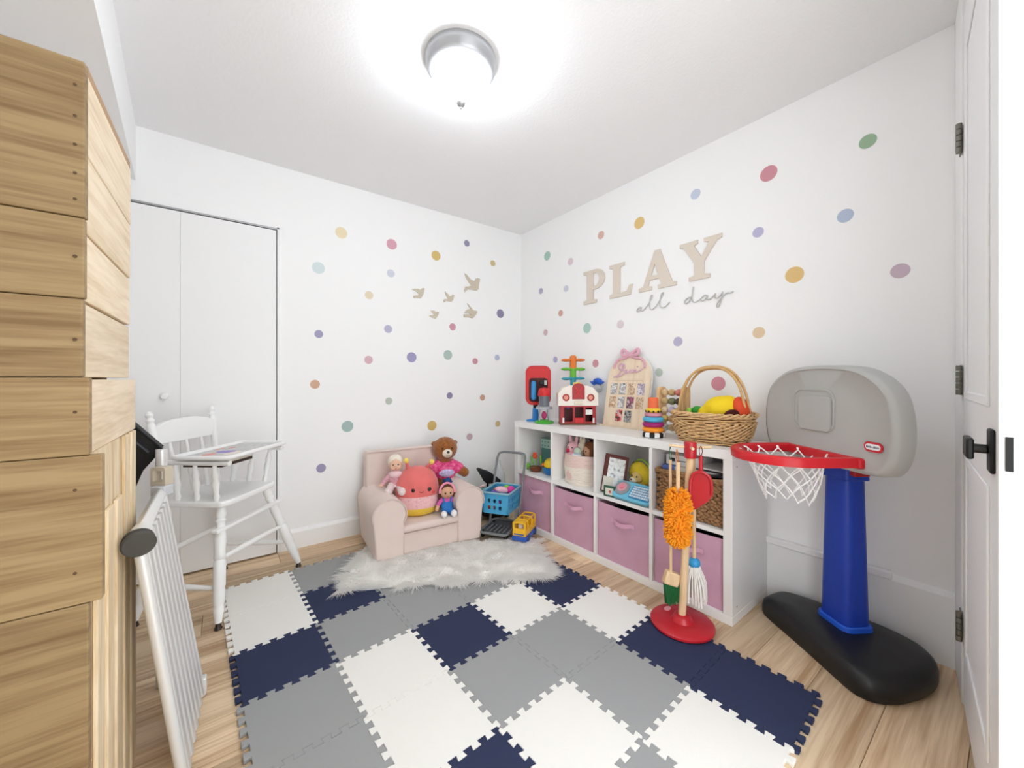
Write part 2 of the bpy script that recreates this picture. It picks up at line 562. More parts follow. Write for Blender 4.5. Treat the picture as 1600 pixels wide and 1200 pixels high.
# ------------------------------------------------------------------ shelf unit
SHELF_ROT = -88.7
SO = Vector((1.755, 2.32, 0))
_ca, _sa = math.cos(math.radians(SHELF_ROT)), math.sin(math.radians(SHELF_ROT))
def sh(lx, ly, lz=0.0):
    """shelf frame (x along the front to the right, y into the depth) to world"""
    return Vector((SO.x + _ca * lx - _sa * ly, SO.y + _sa * lx + _ca * ly, lz))
SL, SD, SH = 1.545, 0.41, 0.775
CW, CG, CF = 0.353, 0.018, 0.040
def cell(i): return CF + i * (CW + CG)
LAM = mat('white_laminate', (238, 237, 235), 0.32, spec=0.5)
LAMS = mat('white_laminate_side', (232, 231, 229), 0.35, spec=0.5)
st = thing('cube_shelf', 'white cube shelf unit of two rows and four columns against the right wall', 'shelf unit', SO, SHELF_ROT)
MB().span(0, SL, 0, SD, SH - 0.042, SH).build('top_board', LAM, st, bevel=0.0015)
MB().span(0, SL, 0, SD, 0, CF).build('bottom_board', LAM, st, bevel=0.0015)
for x0 in (0, SL - CF):
    MB().span(x0, x0 + CF, 0, SD, CF, SH - 0.042).build('side_panel', LAMS, st, bevel=0.0015)
for i in (1, 2, 3):
    MB().span(cell(i) - CG, cell(i), 0, SD, CF, SH - 0.042).build('divider', LAM, st, bevel=0.001)
for i in range(4):
    MB().span(cell(i), cell(i) + CW, 0, SD, 0.390, 0.410).build('shelf_board', LAM, st, bevel=0.001)
for z in (0.075, 0.70):
    MB().lathe([(0.0045, 0), (0.0045, 0.0015)], (SL, 0.045, z), 10, axis_matrix((1, 0, 0))).build('screw', GREYM, st)

# pink fabric bins
PINK = mat('pink_bin_fabric', (203, 160, 180), 0.85, var=0.06, scale=7, bump=0.15, bscale=400, spec=0.15)
PINKD = mat('pink_bin_strap', (216, 166, 190), 0.8, spec=0.15)
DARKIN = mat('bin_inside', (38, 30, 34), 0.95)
def fabric_bin(i, label, hz, sag):
    w, d = CW - 0.008, SD - 0.03
    t = thing('storage_bin', label, 'storage bin', sh(cell(i) + CW / 2, 0.012, CF + 0.0005), SHELF_ROT, group='pink bins in the lower cubes')
    h = hz
    mb = MB()
    nx, nz = 10, 8
    vs, fs = [], []
    for a in range(nz + 1):
        for b in range(nx + 1):
            x = -w / 2 + w * b / nx
            z = h * a / nz
            s = sag * math.sin(PI * b / nx) * (a / nz) ** 1.5 * 0.5
            y = 0.004 + 0.010 * math.sin(PI * b / nx) * math.sin(PI * a / nz) + 0.003 * math.sin(3 * b + i) * math.sin(PI * a / nz)
            vs.append((x, y, z - (s if a == nz else 0)))
    for a in range(nz):
        for b in range(nx):
            k = a * (nx + 1) + b
            fs.append((k, k + 1, k + nx + 2, k + nx + 1))
    mb.add(vs, fs)
    mb.build('front_panel', PINK, t, angle=80)
    MB().span(-w / 2, -w / 2 + .004, 0.006, d, 0, h - .002).build('side_wall', PINK, t, smooth=False)
    MB().span(w / 2 - .004, w / 2, 0.006, d, 0, h - .002).build('side_wall', PINK, t, smooth=False)
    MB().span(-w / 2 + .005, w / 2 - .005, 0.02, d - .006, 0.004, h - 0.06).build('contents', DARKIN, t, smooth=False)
    for sx in (-1, 1):
        MB().tube([(sx * (w / 2 - .002), .004, .003), (sx * (w / 2 - .002), .004, h - .003)], .0028, 6).build('seam', PINK, t)
    # strap handle: a band sewn down at both ends and bulging in the middle
    hx, hw = 0.0, 0.078
    zc = h - 0.088
    vs, fs = [], []
    n = 14
    for k in range(n + 1):
        u = k / n * 2 - 1
        x = hx + u * hw
        bow = max(0.0, 1 - (u / 0.72) ** 2)
        y = 0.003 - 0.022 * bow
        z = zc - 0.008 * bow
        for dy, dz in ((0, .011), (0.0, -.011), (0.003, -.011), (0.003, .011)):
            vs.append((x, y + dy, z + dz))
    for k in range(n):
        for e in range(4):
            fs.append((k * 4 + e, k * 4 + (e + 1) % 4, (k + 1) * 4 + (e + 1) % 4, (k + 1) * 4 + e))
    fs += [(3, 2, 1, 0), (n * 4, n * 4 + 1, n * 4 + 2, n * 4 + 3)]
    MB().add(vs, fs).build('strap_handle', PINKD, t)
fabric_bin(0, 'pink fabric bin nearest the shopping cart', 0.343, 0.0)
fabric_bin(1, 'pink fabric bin under the cream rope basket', 0.328, 0.010)
fabric_bin(2, 'pink fabric bin under the blue toy keyboard', 0.326, 0.016)
fabric_bin(3, 'pink fabric bin behind the toy broom stand', 0.328, 0.010)

# ------------------------------------------------------------------ foam mat tiles
G0, GI, GJ = Vector((0.342, 1.573)), Vector((0.3055, 0.0175)), Vector((-0.0175, 0.3055))
def node(i, j): return G0 + GI * i + GJ * j
def edge_pts(a, b, n=6, amp=0.0095):
    """interlocking teeth between two corners (the same curve serves both neighbours)"""
    d = (b - a); L = d.length; d = d / L; p = Vector((-d.y, d.x))
    raw = [(0, 0), (0.10, -1)]
    for k in range(n):
        raw += [(k + .545, -1), (k + .455, 1)]
        if k < n - 1:
            raw += [(k + 1.045, 1), (k + .955, -1)]
    raw += [(n - 0.10, 1)]
    return [a + d * (L * t / n) + p * (amp * s) for t, s in raw]
def tile_poly(i, j):
    bot = edge_pts(node(i, j), node(i + 1, j))
    rig = edge_pts(node(i + 1, j), node(i + 1, j + 1))
    top = edge_pts(node(i, j + 1), node(i + 1, j + 1))
    lef = edge_pts(node(i, j), node(i, j + 1))
    end = lambda P, Q: [Q] + list(reversed(P[1:]))
    return bot + rig + end(top, node(i + 1, j + 1)) + end(lef, node(i, j + 1))
MATH = 0.012
NAVY = mat('navy_foam', (46, 53, 82), 0.8, bump=0.25, bscale=500, spec=0.25)
GREYF = mat('grey_foam', (156, 157, 157), 0.8, bump=0.25, bscale=500, spec=0.25)
WHITEF = mat('white_foam', (236, 234, 229), 0.8, bump=0.25, bscale=500, spec=0.25)
TILES = {
    (-1, 2): (WHITEF, 'white foam mat tile at the corner beside the high chair legs'),
    (-1, 1): (WHITEF, 'white foam mat tile between the corner white tile and the navy edge tile'),
    (-1, 0): (NAVY, 'navy foam mat tile on the mat edge facing the folded metal platform'),
    (-1, -1): (GREYF, 'grey foam mat tile in front of the navy edge tile, cut by the picture bottom'),
    (-1, -2): (GREYF, 'grey foam mat tile at the lower left end of the mat'),
    (0, 2): (GREYF, 'grey foam mat tile touching the high chair foot and the fur rug'),
    (0, 1): (NAVY, 'navy foam mat tile half under the left end of the fur rug'),
    (0, 0): (GREYF, 'grey foam mat tile between two navy tiles, left of the mat centre'),
    (0, -1): (WHITEF, 'white foam mat tile in front of the central navy tile, left one'),
    (0, -2): (WHITEF, 'white foam mat tile below another white tile at the picture bottom'),
    (0, -3): (NAVY, 'navy foam mat tile below the picture bottom, left of centre'),
    (1, 2): (GREYF, 'grey foam mat tile hidden below the armchair'),
    (1, 1): (GREYF, 'grey foam mat tile hidden below the rug middle'),
    (1, 0): (GREYF, 'grey foam mat tile in front of the middle of the fur rug'),
    (1, -1): (NAVY, 'navy foam mat tile in the centre of the mat'),
    (1, -2): (GREYF, 'grey foam mat tile at the near corner of the central navy tile'),
    (1, -3): (WHITEF, 'white foam mat tile at the picture bottom between grey tiles'),
    (1, -4): (GREYF, 'grey foam mat tile below the picture bottom, right of centre'),
    (2, 1): (GREYF, 'grey foam mat tile hidden below the rug right half'),
    (2, 0): (GREYF, 'grey foam mat tile mostly covered by the rug front edge'),
    (2, -1): (WHITEF, 'white foam mat tile right of the central navy tile'),
    (2, -2): (GREYF, 'grey foam mat tile between two white tiles, right of the mat centre'),
    (2, -3): (GREYF, 'grey foam mat tile beside the navy tile under the red broom base'),
    (2, -4): (WHITEF, 'white foam mat tile at the picture bottom beside the last navy tile'),
    (3, 0): (NAVY, 'navy foam mat tile below the rug right corner'),
    (3, -1): (NAVY, 'navy foam mat tile by the shelf at the right tip of the fur rug'),
    (3, -2): (WHITEF, 'white foam mat tile along the shelf, left of the red broom base'),
    (3, -3): (NAVY, 'navy foam mat tile under the red broom base'),
    (3, -4): (NAVY, 'navy foam mat tile at the mat corner nearest the toy hoop'),
}
for (i, j), (m, lab) in TILES.items():
    c = node(i + .5, j + .5)
    poly = [((p.x - c.x) * 0.9965, (p.y - c.y) * 0.9965) for p in tile_poly(i, j)]
    o = MB().prism(poly, 0.0005, MATH).build('foam_mat_tile', m, smooth=False, bevel=0.0013, bseg=1)
    o.location = (c.x, c.y, 0)
    tag(o, lab, 'mat tile', 'interlocking foam mat tiles')

# ------------------------------------------------------------------ fur rug
RC = [Vector((0.455, 2.085)), Vector((1.425, 1.555)), Vector((1.665, 1.965)), Vector((0.695, 2.495))]
rug = thing('fur_rug', 'shaggy white faux fur rug under the pink armchair', 'rug', (0, 0, MATH))
def rug_pt(u, v):
    return (RC[0] * (1 - u) + RC[1] * u) * (1 - v) + (RC[3] * (1 - u) + RC[2] * u) * v
RUGM = mat('rug_backing', (250, 248, 245), 0.95)
FURM = mat('fur_strands', (255, 252, 248), 0.9, spec=0.05)
_nt = FURM.node_tree
_tr = _nt.nodes.new('ShaderNodeBsdfTranslucent'); _tr.inputs[0].default_value = (1.0, 1.0, 0.99, 1)
_ms = _nt.nodes.new('ShaderNodeMixShader'); _ms.inputs[0].default_value = 0.6
_nt.links.new(_nt.nodes['Principled BSDF'].outputs[0], _ms.inputs[1]); _nt.links.new(_tr.outputs[0], _ms.inputs[2])
_nt.links.new(_ms.outputs[0], _nt.nodes['Material Output'].inputs[0])
mb = MB()
ol = []
for k in range(60):
    t = k / 60 * 4
    e, u = int(t), t - int(t)
    a, b = RC[e], RC[(e + 1) % 4]
    p = a * (1 - u) + b * u
    ctr = (RC[0] + RC[2]) / 2
    p = p + (ctr - p).normalized() * (0.012 + 0.010 * math.sin(k * 2.3))
    ol.append((p.x, p.y))
mb.prism(ol, 0.0005, 0.012).build('backing', RUGM, rug, smooth=False)
rng = np.random.default_rng(11)
N = 25000
u = rng.random(N); v = rng.random(N)
u = np.where(rng.random(N) < 0.22, np.where(rng.random(N) < 0.5, rng.random(N) * 0.05, 1 - rng.random(N) * 0.05), u)
v = np.where(rng.random(N) < 0.22, np.where(rng.random(N) < 0.6, rng.random(N) * 0.08, 1 - rng.random(N) * 0.08), v)
c0, c1, c2, c3 = [np.array(c) for c in RC]
P = (c0[None] * (1 - u[:, None]) + c1[None] * u[:, None]) * (1 - v[:, None]) + (c3[None] * (1 - u[:, None]) + c2[None] * u[:, None]) * v[:, None]
ux = np.array((RC[1] - RC[0]).normalized()); vx = np.array((RC[3] - RC[0]).normalized())
# tufts lean the same way within a patch, outward along the border
ang = 2.4 * np.sin(P[:, 0] * 23 + 1.3 * np.sin(P[:, 1] * 31)) + 2.1 * np.cos(P[:, 1] * 27 + P[:, 0] * 11) + rng.normal(0, .5, N)
lean = np.stack([np.cos(ang), np.sin(ang)], 1) * (0.036 + 0.020 * rng.random(N))[:, None]
du = np.clip((u - 0.94) / 0.06, 0, 1) - np.clip((0.06 - u) / 0.06, 0, 1)
dv = np.clip((v - 0.9) / 0.1, 0, 1) - np.clip((0.1 - v) / 0.1, 0, 1)
lean = lean + (ux[None] * du[:, None] + vx[None] * dv[:, None]) * (0.022 + 0.02 * rng.random(N))[:, None]
edge = np.maximum(np.abs(du), np.abs(dv))
clump = 0.8 + 0.2 * np.sin(P[:, 0] * 37 + 2 * np.sin(P[:, 1] * 19)) * np.sin(P[:, 1] * 41)
hgt = (0.015 + 0.017 * rng.random(N) * clump) * (1 - 0.55 * edge)
wd = 0.0020 + 0.0020 * rng.random(N)
wa = rng.random(N) * PI
W = np.stack([np.cos(wa), np.sin(wa)], 1) * wd[:, None]
z0 = np.full(N, 0.006)
V = np.zeros((N, 5, 3))
V[:, 0, :2] = P - W; V[:, 0, 2] = z0
V[:, 1, :2] = P + W; V[:, 1, 2] = z0
V[:, 2, :2] = P + W * .75 + lean * .45; V[:, 2, 2] = z0 + hgt * .7
V[:, 3, :2] = P - W * .75 + lean * .45; V[:, 3, 2] = z0 + hgt * .7
V[:, 4, :2] = P + lean * 1.15; V[:, 4, 2] = z0 + hgt * (1 - .35 * edge)
k = np.arange(N)[:, None] * 5
F4 = np.concatenate([k, k + 1, k + 2, k + 3], 1)
F3 = np.concatenate([k + 3, k + 2, k + 4], 1)
me = bpy.data.meshes.new('fur')
me.from_pydata(V.reshape(-1, 3).tolist(), [], F4.tolist() + F3.tolist())
me.update()
fo_ = tag(from_mesh('fur', me, FURM, rug, angle=180), kind='stuff')

RUGZ = MATH + 0.012

# ------------------------------------------------------------------ armchair
CH = mat('blush_upholstery', (225, 207, 198), 0.9, var=0.03, scale=6, bump=0.12, bscale=300, spec=0.15, sheen=0.2)
CHS = mat('blush_piping', (214, 194, 186), 0.9)
AW, AD = 0.68, 0.50
ac = thing('toddler_armchair', 'small blush pink upholstered armchair with rolled arms on the fur rug', 'armchair', (1.039, 2.229, RUGZ), -4.8)
def soft(mb, name, bev, parent=ac, m=CH, seg=5):
    return mb.build(name, m, parent, bevel=bev, bseg=seg, angle=60)
soft(MB().span(-0.19, 0.19, 0.012, AD - 0.06, 0.0, 0.130), 'front_panel', 0.012)
soft(MB().span(-0.195, 0.195, 0.0, AD - 0.10, 0.131, 0.180), 'seat_cushion', 0.022)
bk = MB().prism([(AD - 0.13, 0.05), (AD - 0.105, 0.575), (AD - 0.005, 0.575), (AD + 0.02, 0.0), (AD - .13, 0)], -AW / 2 + 0.022, AW / 2 - 0.022, Matrix(((0, 0, 1, 0), (1, 0, 0, 0), (0, 1, 0, 0), (0, 0, 0, 1))))
soft(bk, 'backrest', 0.02)
def arm_profile(s):
    """outer side first: straight skirt, then the roll on top"""
    pts = [(s * 0.175, 0.0), (s * 0.338, 0.0), (s * 0.352, 0.18)]
    cx, cz, r = s * 0.262, 0.258, 0.1
    for k in range(15):
        a = math.radians(-16 + (192 + 16) * k / 14)
        pts.append((cx + s * r * math.cos(a), cz + r * math.sin(a)))
    pts.append((s * 0.176, 0.21))
    return pts
for s in (-1, 1):
    pr = arm_profile(s)
    if s < 0: pr = list(reversed(pr))
    T = Matrix(((1, 0, 0, 0), (0, 0, 1, 0), (0, 1, 0, 0), (0, 0, 0, 1)))
    a = MB().prism(pr, -0.004, AD - 0.04, T)
    ao = soft(a, 'arm', 0.010, seg=3)
    pts = [(x, -0.006, z) for x, z in arm_profile(s)[3:]]
    MB().tube(pts, 0.0042, 6).build('piping', CHS, ao)
MB().tube([(-0.19, 0.002, 0.130), (0.19, 0.002, 0.130)], 0.004, 6).build('piping', CHS, ac)
MB().tube([(-AW / 2 + .03, AD - .108, .572), (AW / 2 - .03, AD - .108, .572)], 0.004, 6).build('piping', CHS, ac)
# ------------------------------------------------------------------ plush toys and dolls on the armchair
SEATZ = RUGZ + 0.180
ACR = math.radians(-4.8)
def on_chair(x, y, z=0.0):
    c, s = math.cos(ACR), math.sin(ACR)
    return (1.039 + c * x - s * y, 2.229 + s * x + c * y, SEATZ + z)

# brown bear in a pink shirt
BRN = mat('brown_plush', (150, 92, 48), 0.95, var=0.25, scale=60, bump=0.6, bscale=260, sheen=0.4, spec=0.1)
CREAM = mat('cream_plush', (233, 222, 204), 0.95, bump=0.4, bscale=260, spec=0.1)
EYE = mat('black_eye', (12, 11, 12), 0.25, spec=0.6)
HOTP = blotch('hot_pink_knit', [(206, 40, 106), (226, 70, 132), (238, 130, 170)], 45)
br = thing('teddy_bear', 'brown teddy bear in a hot pink shirt leaning on the armchair back', 'teddy bear', on_chair(0.215, 0.325, 0.0), -14)
body = MB().ell((0, 0.0, 0.19), (0.072, 0.058, 0.11)).ell((0, 0.0, 0.10), (0.074, 0.06, 0.08))
body.cap((-0.04, -0.02, 0.075), (-0.055, -0.11, 0.045), 0.040, 0.036).cap((0.04, -0.02, 0.075), (0.055, -0.11, 0.045), 0.040, 0.036)
body.ell((-0.055, -0.128, 0.05), (0.036, 0.026, 0.045)).ell((0.055, -0.128, 0.05), (0.036, 0.026, 0.045))
body.cap((-0.06, 0, 0.26), (-0.130, -0.035, 0.232), 0.036, 0.033).cap((0.06, 0, 0.26), (0.138, -0.03, 0.205), 0.036, 0.036)
body.ell((0, -0.005, 0.385), (0.092, 0.078, 0.085)).ell((0, 0, 0.30), (0.05, 0.045, 0.05))
body.ell((-0.078, 0.012, 0.420), (0.020, 0.014, 0.020)).ell((0.078, 0.012, 0.420), (0.020, 0.014, 0.020))
blob('body', body, BRN, br, 0.006)
MB().ell((0, -0.082, 0.362), (0.036, 0.026, 0.030)).build('muzzle', CREAM, br)
MB().ell((0, -0.108, 0.374), (0.011, 0.007, 0.009)).build('nose', EYE, br)
MB().tube(smooth_path([(-.014, -.106, .352), (-.006, -.109, .348), (0, -.110, .352), (.006, -.109, .348), (.014, -.106, .352)], 3), .0014, 5).build('mouth', EYE, br)
for s in (-1, 1):
    MB().ell((s * 0.034, -0.077, 0.396), (0.0065, 0.005, 0.0065)).build('eye', EYE, br)
shirt = MB().ell((0, 0.0, 0.215), (0.082, 0.068, 0.075)).ell((0, 0, 0.27), (0.066, 0.055, 0.035))
shirt.cap((-0.05, 0, 0.262), (-0.094, -0.016, 0.248), 0.044, 0.042).cap((0.05, 0, 0.262), (0.098, -0.014, 0.236), 0.044, 0.042)
blob('shirt', shirt, HOTP, br, 0.006)
MB().ell((0, -0.063, 0.218), (0.056, 0.010, 0.027)).build('shirt_patch', blotch('shirt_print', [(214, 205, 232), (196, 186, 222), (150, 140, 190)], 90), br)

# baby doll with knitted cap
SKIN = mat('doll_skin', (226, 184, 158), 0.6, spec=0.3)
SKIND = mat('plush_doll_skin', (212, 164, 134), 0.8, spec=0.2)
bd = thing('baby_doll', 'baby doll in a cream cap and pink dress sitting on the left arm side', 'doll', on_chair(-0.165, 0.235, 0.185), -18)
b = MB().ell((0, 0.005, 0.045), (0.048, 0.036, 0.06)).cap((-0.036, 0, 0.078), (-0.085, -0.03, 0.028), 0.018, 0.013).cap((0.036, 0, 0.078), (0.050, -0.045, 0.040), 0.018, 0.013)
b.ell((0, 0.01, 0.1), (0.022, 0.02, 0.03))
blob('dress', b, blotch('dusty_pink_floral', [(196, 130, 142), (222, 172, 180), (170, 110, 124)], 120), bd, 0.005)
MB().ell((-0.091, -0.034, 0.021), (0.014, 0.012, 0.011)).build('hand', SKIN, bd)
MB().ell((0.054, -0.052, 0.036), (0.013, 0.012, 0.012)).build('hand', SKIN, bd)
h = MB().ell((0, 0, 0.148), (0.044, 0.044, 0.050)).ell((-0.016, -0.03, 0.132), (0.02, 0.018, 0.018)).ell((0.016, -0.03, 0.132), (0.02, 0.018, 0.018)).ell((0, -0.034, 0.120), (0.014, 0.012, 0.010)).ell((0, -0.046, 0.142), (0.006, 0.006, 0.006))
blob('head', h, SKIN, bd, 0.004)
MB().ell((0, 0.010, 0.160), (0.050, 0.047, 0.050), (-0.35, 0, 0)).build('cap', mat('cream_knit', (236, 226, 210), 0.95, bump=0.5, bscale=220), bd)
for s in (-1, 1):
    MB().ell((s * 0.016, -0.0435, 0.150), (0.0055, 0.003, 0.0045)).build('eye', mat('doll_eye', (70, 72, 82), 0.3), bd)
MB().ell((0, -0.046, 0.124), (0.0075, 0.003, 0.0035)).build('mouth', mat('doll_lips', (190, 96, 96), 0.5), bd)
MB().ell((0, -0.020, 0.085), (0.044, 0.026, 0.026), (0.5, 0, 0)).build('collar', mat('pale_pink_cloth', (232, 198, 204), 0.9), bd)
lg = MB().cap((-0.024, -0.01, 0.012), (-0.045, -0.075, -0.010), 0.024, 0.024).cap((0.024, -0.01, 0.012), (0.034, -0.085, -0.012), 0.024, 0.024)
lg.ell((-0.048, -0.086, -0.010), (0.026, 0.024, 0.028)).ell((0.036, -0.096, -0.012), (0.026, 0.024, 0.028))
blob('legs', lg, blotch('pale_knit', [(236, 222, 218), (222, 200, 200), (240, 232, 228)], 100), bd, 0.005)

# round coral plush with feelers
CORAL = mat('coral_plush', (226, 116, 112), 0.95, var=0.08, scale=14, bump=0.25, bscale=240, sheen=0.4, spec=0.1)
sq = thing('plush_pillow', 'big coral round plush with pink and yellow bands and small smiling face', 'plush toy', on_chair(-0.035, 0.185, 0.0), -20)
prof = [(0.0, 0.0), (0.085, 0.002), (0.118, 0.016), (0.132, 0.042), (0.135, 0.056)]
MB().lathe(prof, seg=36, sy=0.74).build('yellow_band', mat('yellow_plush', (232, 196, 72), 0.95, bump=0.3, bscale=240), sq)
prof2 = [(0.134, 0.054), (0.140, 0.078), (0.142, 0.105), (0.140, 0.132)]
MB().lathe(prof2, seg=36, sy=0.74).build('pink_band', blotch('pink_sherpa', [(228, 172, 176), (240, 196, 196), (222, 160, 168)], 60), sq)
prof3 = [(0.139, 0.130), (0.141, 0.165), (0.133, 0.215), (0.112, 0.262), (0.082, 0.292), (0.045, 0.309), (0.0, 0.314)]
MB().lathe(prof3, seg=36, sy=0.74).build('head', CORAL, sq)
for s in (-1, 1):
    p0 = Vector((s * 0.06, 0, 0.298)); p1 = Vector((s * 0.068 + (0.02 if s > 0 else 0), -0.02, 0.345 if s < 0 else 0.328))
    f = MB().cap(p0, p1, 0.014, 0.010).build('feeler', CORAL, sq)
    MB().ell(p1 + Vector((s * 0.004, -.004, 0.012)), 0.017).build('feeler_tip', mat('yellow_pompom', (244, 214, 104), 0.95, bump=0.5, bscale=300), f)
    MB().ell((s * 0.052 + 0.02, -0.098 + (0.004 if s > 0 else 0), 0.178), (0.0125, 0.006, 0.0135), (0, 0, s * 0.38)).build('eye', EYE, sq)
MB().tube(smooth_path([(0.006, -0.106, 0.170), (0.020, -0.1065, 0.164), (0.034, -0.105, 0.170)], 5), 0.0016, 5).build('mouth', EYE, sq)
for s in (-1, 1):
    MB().ell((s * 0.078 + 0.02, -0.088 + (0.006 if s > 0 else 0.003), 0.156), (0.014, 0.004, 0.007), (0, 0, s * 0.6)).build('cheek', mat('cheek_pink', (214, 84, 92), 0.9), sq)

# cloth doll with pink headband and blue overalls
cd = thing('cloth_doll', 'cloth doll with pink headband, brown hair and blue overalls on the seat', 'doll', on_chair(0.125, 0.062, 0.004), -16)
b = MB().ell((0, 0.012, 0.052), (0.040, 0.028, 0.05)).cap((-0.018, 0, 0.022), (-0.028, -0.045, 0.016), 0.022, 0.02).cap((0.018, 0, 0.022), (0.030, -0.045, 0.016), 0.022, 0.02)
blob('overalls', b, mat('blue_denim', (52, 124, 196), 0.9, bump=0.3, bscale=300), cd, 0.004)
for s in (-1, 1):
    MB().tube([(s * 0.020, -0.018, 0.082), (s * 0.026, -0.004, 0.104), (s * 0.022, 0.02, 0.108)], 0.0055, 6).build('strap', mat('blue_denim', (52, 124, 196)), cd)
b = MB().ell((0, 0.014, 0.088), (0.038, 0.025, 0.024)).cap((-0.034, 0.012, 0.092), (-0.058, -0.006, 0.068), 0.015, 0.014).cap((0.034, 0.012, 0.092), (0.060, 0.0, 0.066), 0.015, 0.014)
blob('shirt', b, mat('magenta_jersey', (214, 96, 170), 0.9), cd, 0.004)
for s in (-1, 1):
    MB().cap((s * 0.058, -0.004, 0.068), (s * 0.070, -0.016, 0.040), 0.0115, 0.0125).build('hand', SKIND, cd)
    MB().ell((s * 0.032, -0.064, 0.019), (0.020, 0.024, 0.022)).build('shoe', mat('white_felt', (240, 238, 236), 0.9), cd)
MB().ell((0, 0.008, 0.142), (0.046, 0.040, 0.044)).build('head', SKIND, cd)
hr = MB().ell((0, 0.018, 0.152), (0.051, 0.041, 0.046), (-0.3, 0, 0)).ell((-0.046, 0.012, 0.125), (0.013, 0.018, 0.032)).ell((0.046, 0.012, 0.125), (0.013, 0.018, 0.032))
blob('hair', hr, mat('brown_yarn', (92, 52, 36), 0.9, bump=0.5, bscale=200), cd, 0.005)
MB().tube([(0.050 * math.cos(a), -0.006 + 0.012 * math.sin(a), 0.138 + 0.062 * math.sin(a)) for a in np.linspace(0, PI, 15)], 0.0075, 6).build('headband', mat('pink_felt', (236, 150, 176), 0.9), cd)
for s in (-1, 1):
    MB().ell((s * 0.017, -0.030, 0.142), (0.0062, 0.004, 0.0062)).build('eye', EYE, cd)
MB().tube([(-.008, -.031, .122), (0, -.0325, .119), (.008, -.031, .122)], .0013, 5).build('mouth', mat('doll_lips', (190, 96, 96)), cd)
# blue pom bow lying on the bear's lap above the doll
pm = thing('yarn_pompom', 'dark blue yarn pompom between the bear and the cloth doll', 'pompom', on_chair(0.165, 0.155, 0.190), 0)
mb = MB().ell((0, 0, 0), (0.032, 0.026, 0.022))
rr = random.Random(5)
for k in range(60):
    d = Vector((rr.gauss(0, 1), rr.gauss(0, 1), rr.gauss(0, 1))).normalized()
    p = Vector((d.x * 0.030, d.y * 0.025, d.z * 0.020))
    mb.ell(p, 0.0065, seg=6, rings=4)
mb.build('yarn', blotch('navy_yarn', [(24, 48, 92), (40, 92, 160), (20, 30, 60)], 70), pm)

# ------------------------------------------------------------------ toy shopping cart
GREYP = mat('grey_plastic', (122, 124, 126), 0.45)
CARTB = mat('sky_blue_plastic', (72, 162, 206), 0.4)
CTX, CTY, CTA = 1.578, 2.222, -58
ct = thing('toy_shopping_cart', 'toy shopping cart with light blue basket and grey frame by the armchair', 'toy cart', (CTX, CTY, RUGZ - 0.008), CTA)
# local: front towards -y ; width .20
def bar(mb, pts, r=0.0075, n=5):
    return mb.tube(smooth_path(pts, n), r, 8)
mb = MB()
mb.tube(smooth_path([(-0.105, 0.00, 0.03), (-0.110, 0.075, 0.24), (-0.112, 0.125, 0.40), (-0.108, 0.165, 0.495), (-0.085, 0.180, 0.520), (0.0, 0.182, 0.524), (0.085, 0.180, 0.520), (0.108, 0.165, 0.495), (0.112, 0.125, 0.40), (0.110, 0.075, 0.24), (0.105, 0.0, 0.03)], 6), 0.0085, 10)
mb.build('push_frame', GREYP, ct)
lo = MB()
lo.prism(rrect(0.19, 0.26, 0.03, 4, 0, -0.055), 0.035, 0.045)
low = lo.build('lower_tray', mat('dark_grey_plastic', (84, 86, 90), 0.5), ct, bevel=0.003)
for k in range(5):
    x = -0.06 + 0.03 * k
    MB().span(x - .005, x + .005, -0.15, -0.03, 0.045, 0.055).build('rib', GREYP, low, bevel=0.003)
MB().tube([(x, y, 0.05) for x, y in rrect(0.20, 0.27, 0.035, 4, 0, -0.055)], 0.009, 8, closed=True).build('tray_rim', GREYP, low)
def wall_with_holes(w0, w1, h, holes, T, name):
    pts = [(-w0 / 2, 0), (w0 / 2, 0), (w1 / 2, h), (-w1 / 2, h)]
    return outline(name, [pts] + [rrect(hw, hh, min(hw, hh) * .25, 2, hx, hz) for hx, hz, hw, hh in holes], 0.004, T, CARTB, ct)
BZ, BH = 0.165, 0.140
def fr(loc, rz): return Matrix.Translation(loc) @ Matrix.Rotation(math.radians(rz), 4, 'Z') @ UP_FRONT
hol = [(x, z, 0.020, 0.026) for z in (0.040, 0.085) for x in (-0.045, -0.005, 0.035)]
wall_with_holes(0.165, 0.195, BH, hol, fr((0, -0.135, BZ), 0), 'basket_wall')
wall_with_holes(0.165, 0.195, BH, [], fr((0, 0.095, BZ), 0), 'basket_wall')
hol = [(x, z, 0.018, 0.032) for z in (0.040, 0.086) for x in (-0.09, -0.06, -0.03, 0.0, 0.03, 0.06, 0.09)]
for s in (-1, 1):
    wall_with_holes(0.23, 0.23, BH, hol, fr((s * 0.091, -0.02, BZ), 90 * s), 'basket_wall')
MB().span(-0.085, 0.085, -0.132, 0.092, BZ, BZ + 0.006).build('basket_floor', CARTB, ct)
MB().tube([(x, y, BZ + BH) for x, y in rrect(0.20, 0.245, 0.02, 4, 0, -0.02)], 0.007, 8, closed=True).build('basket_rim', mat('pale_blue_plastic', (136, 178, 194), 0.4), ct)
for sx in (-1, 1):
    for yy in (-0.15, 0.03):
        MB().lathe([(0.022, -0.008), (0.026, 0), (0.022, 0.008)], (sx * 0.085, yy, 0.027), 16, axis_matrix((1, 0, 0))).build('wheel', BLACK, ct)
cz = RUGZ - 0.008 + BZ + 0.006
def in_cart(x, y, z):
    a = math.radians(CTA)
    return (CTX + math.cos(a) * x - math.sin(a) * y, CTY + math.sin(a) * x + math.cos(a) * y, cz + z)
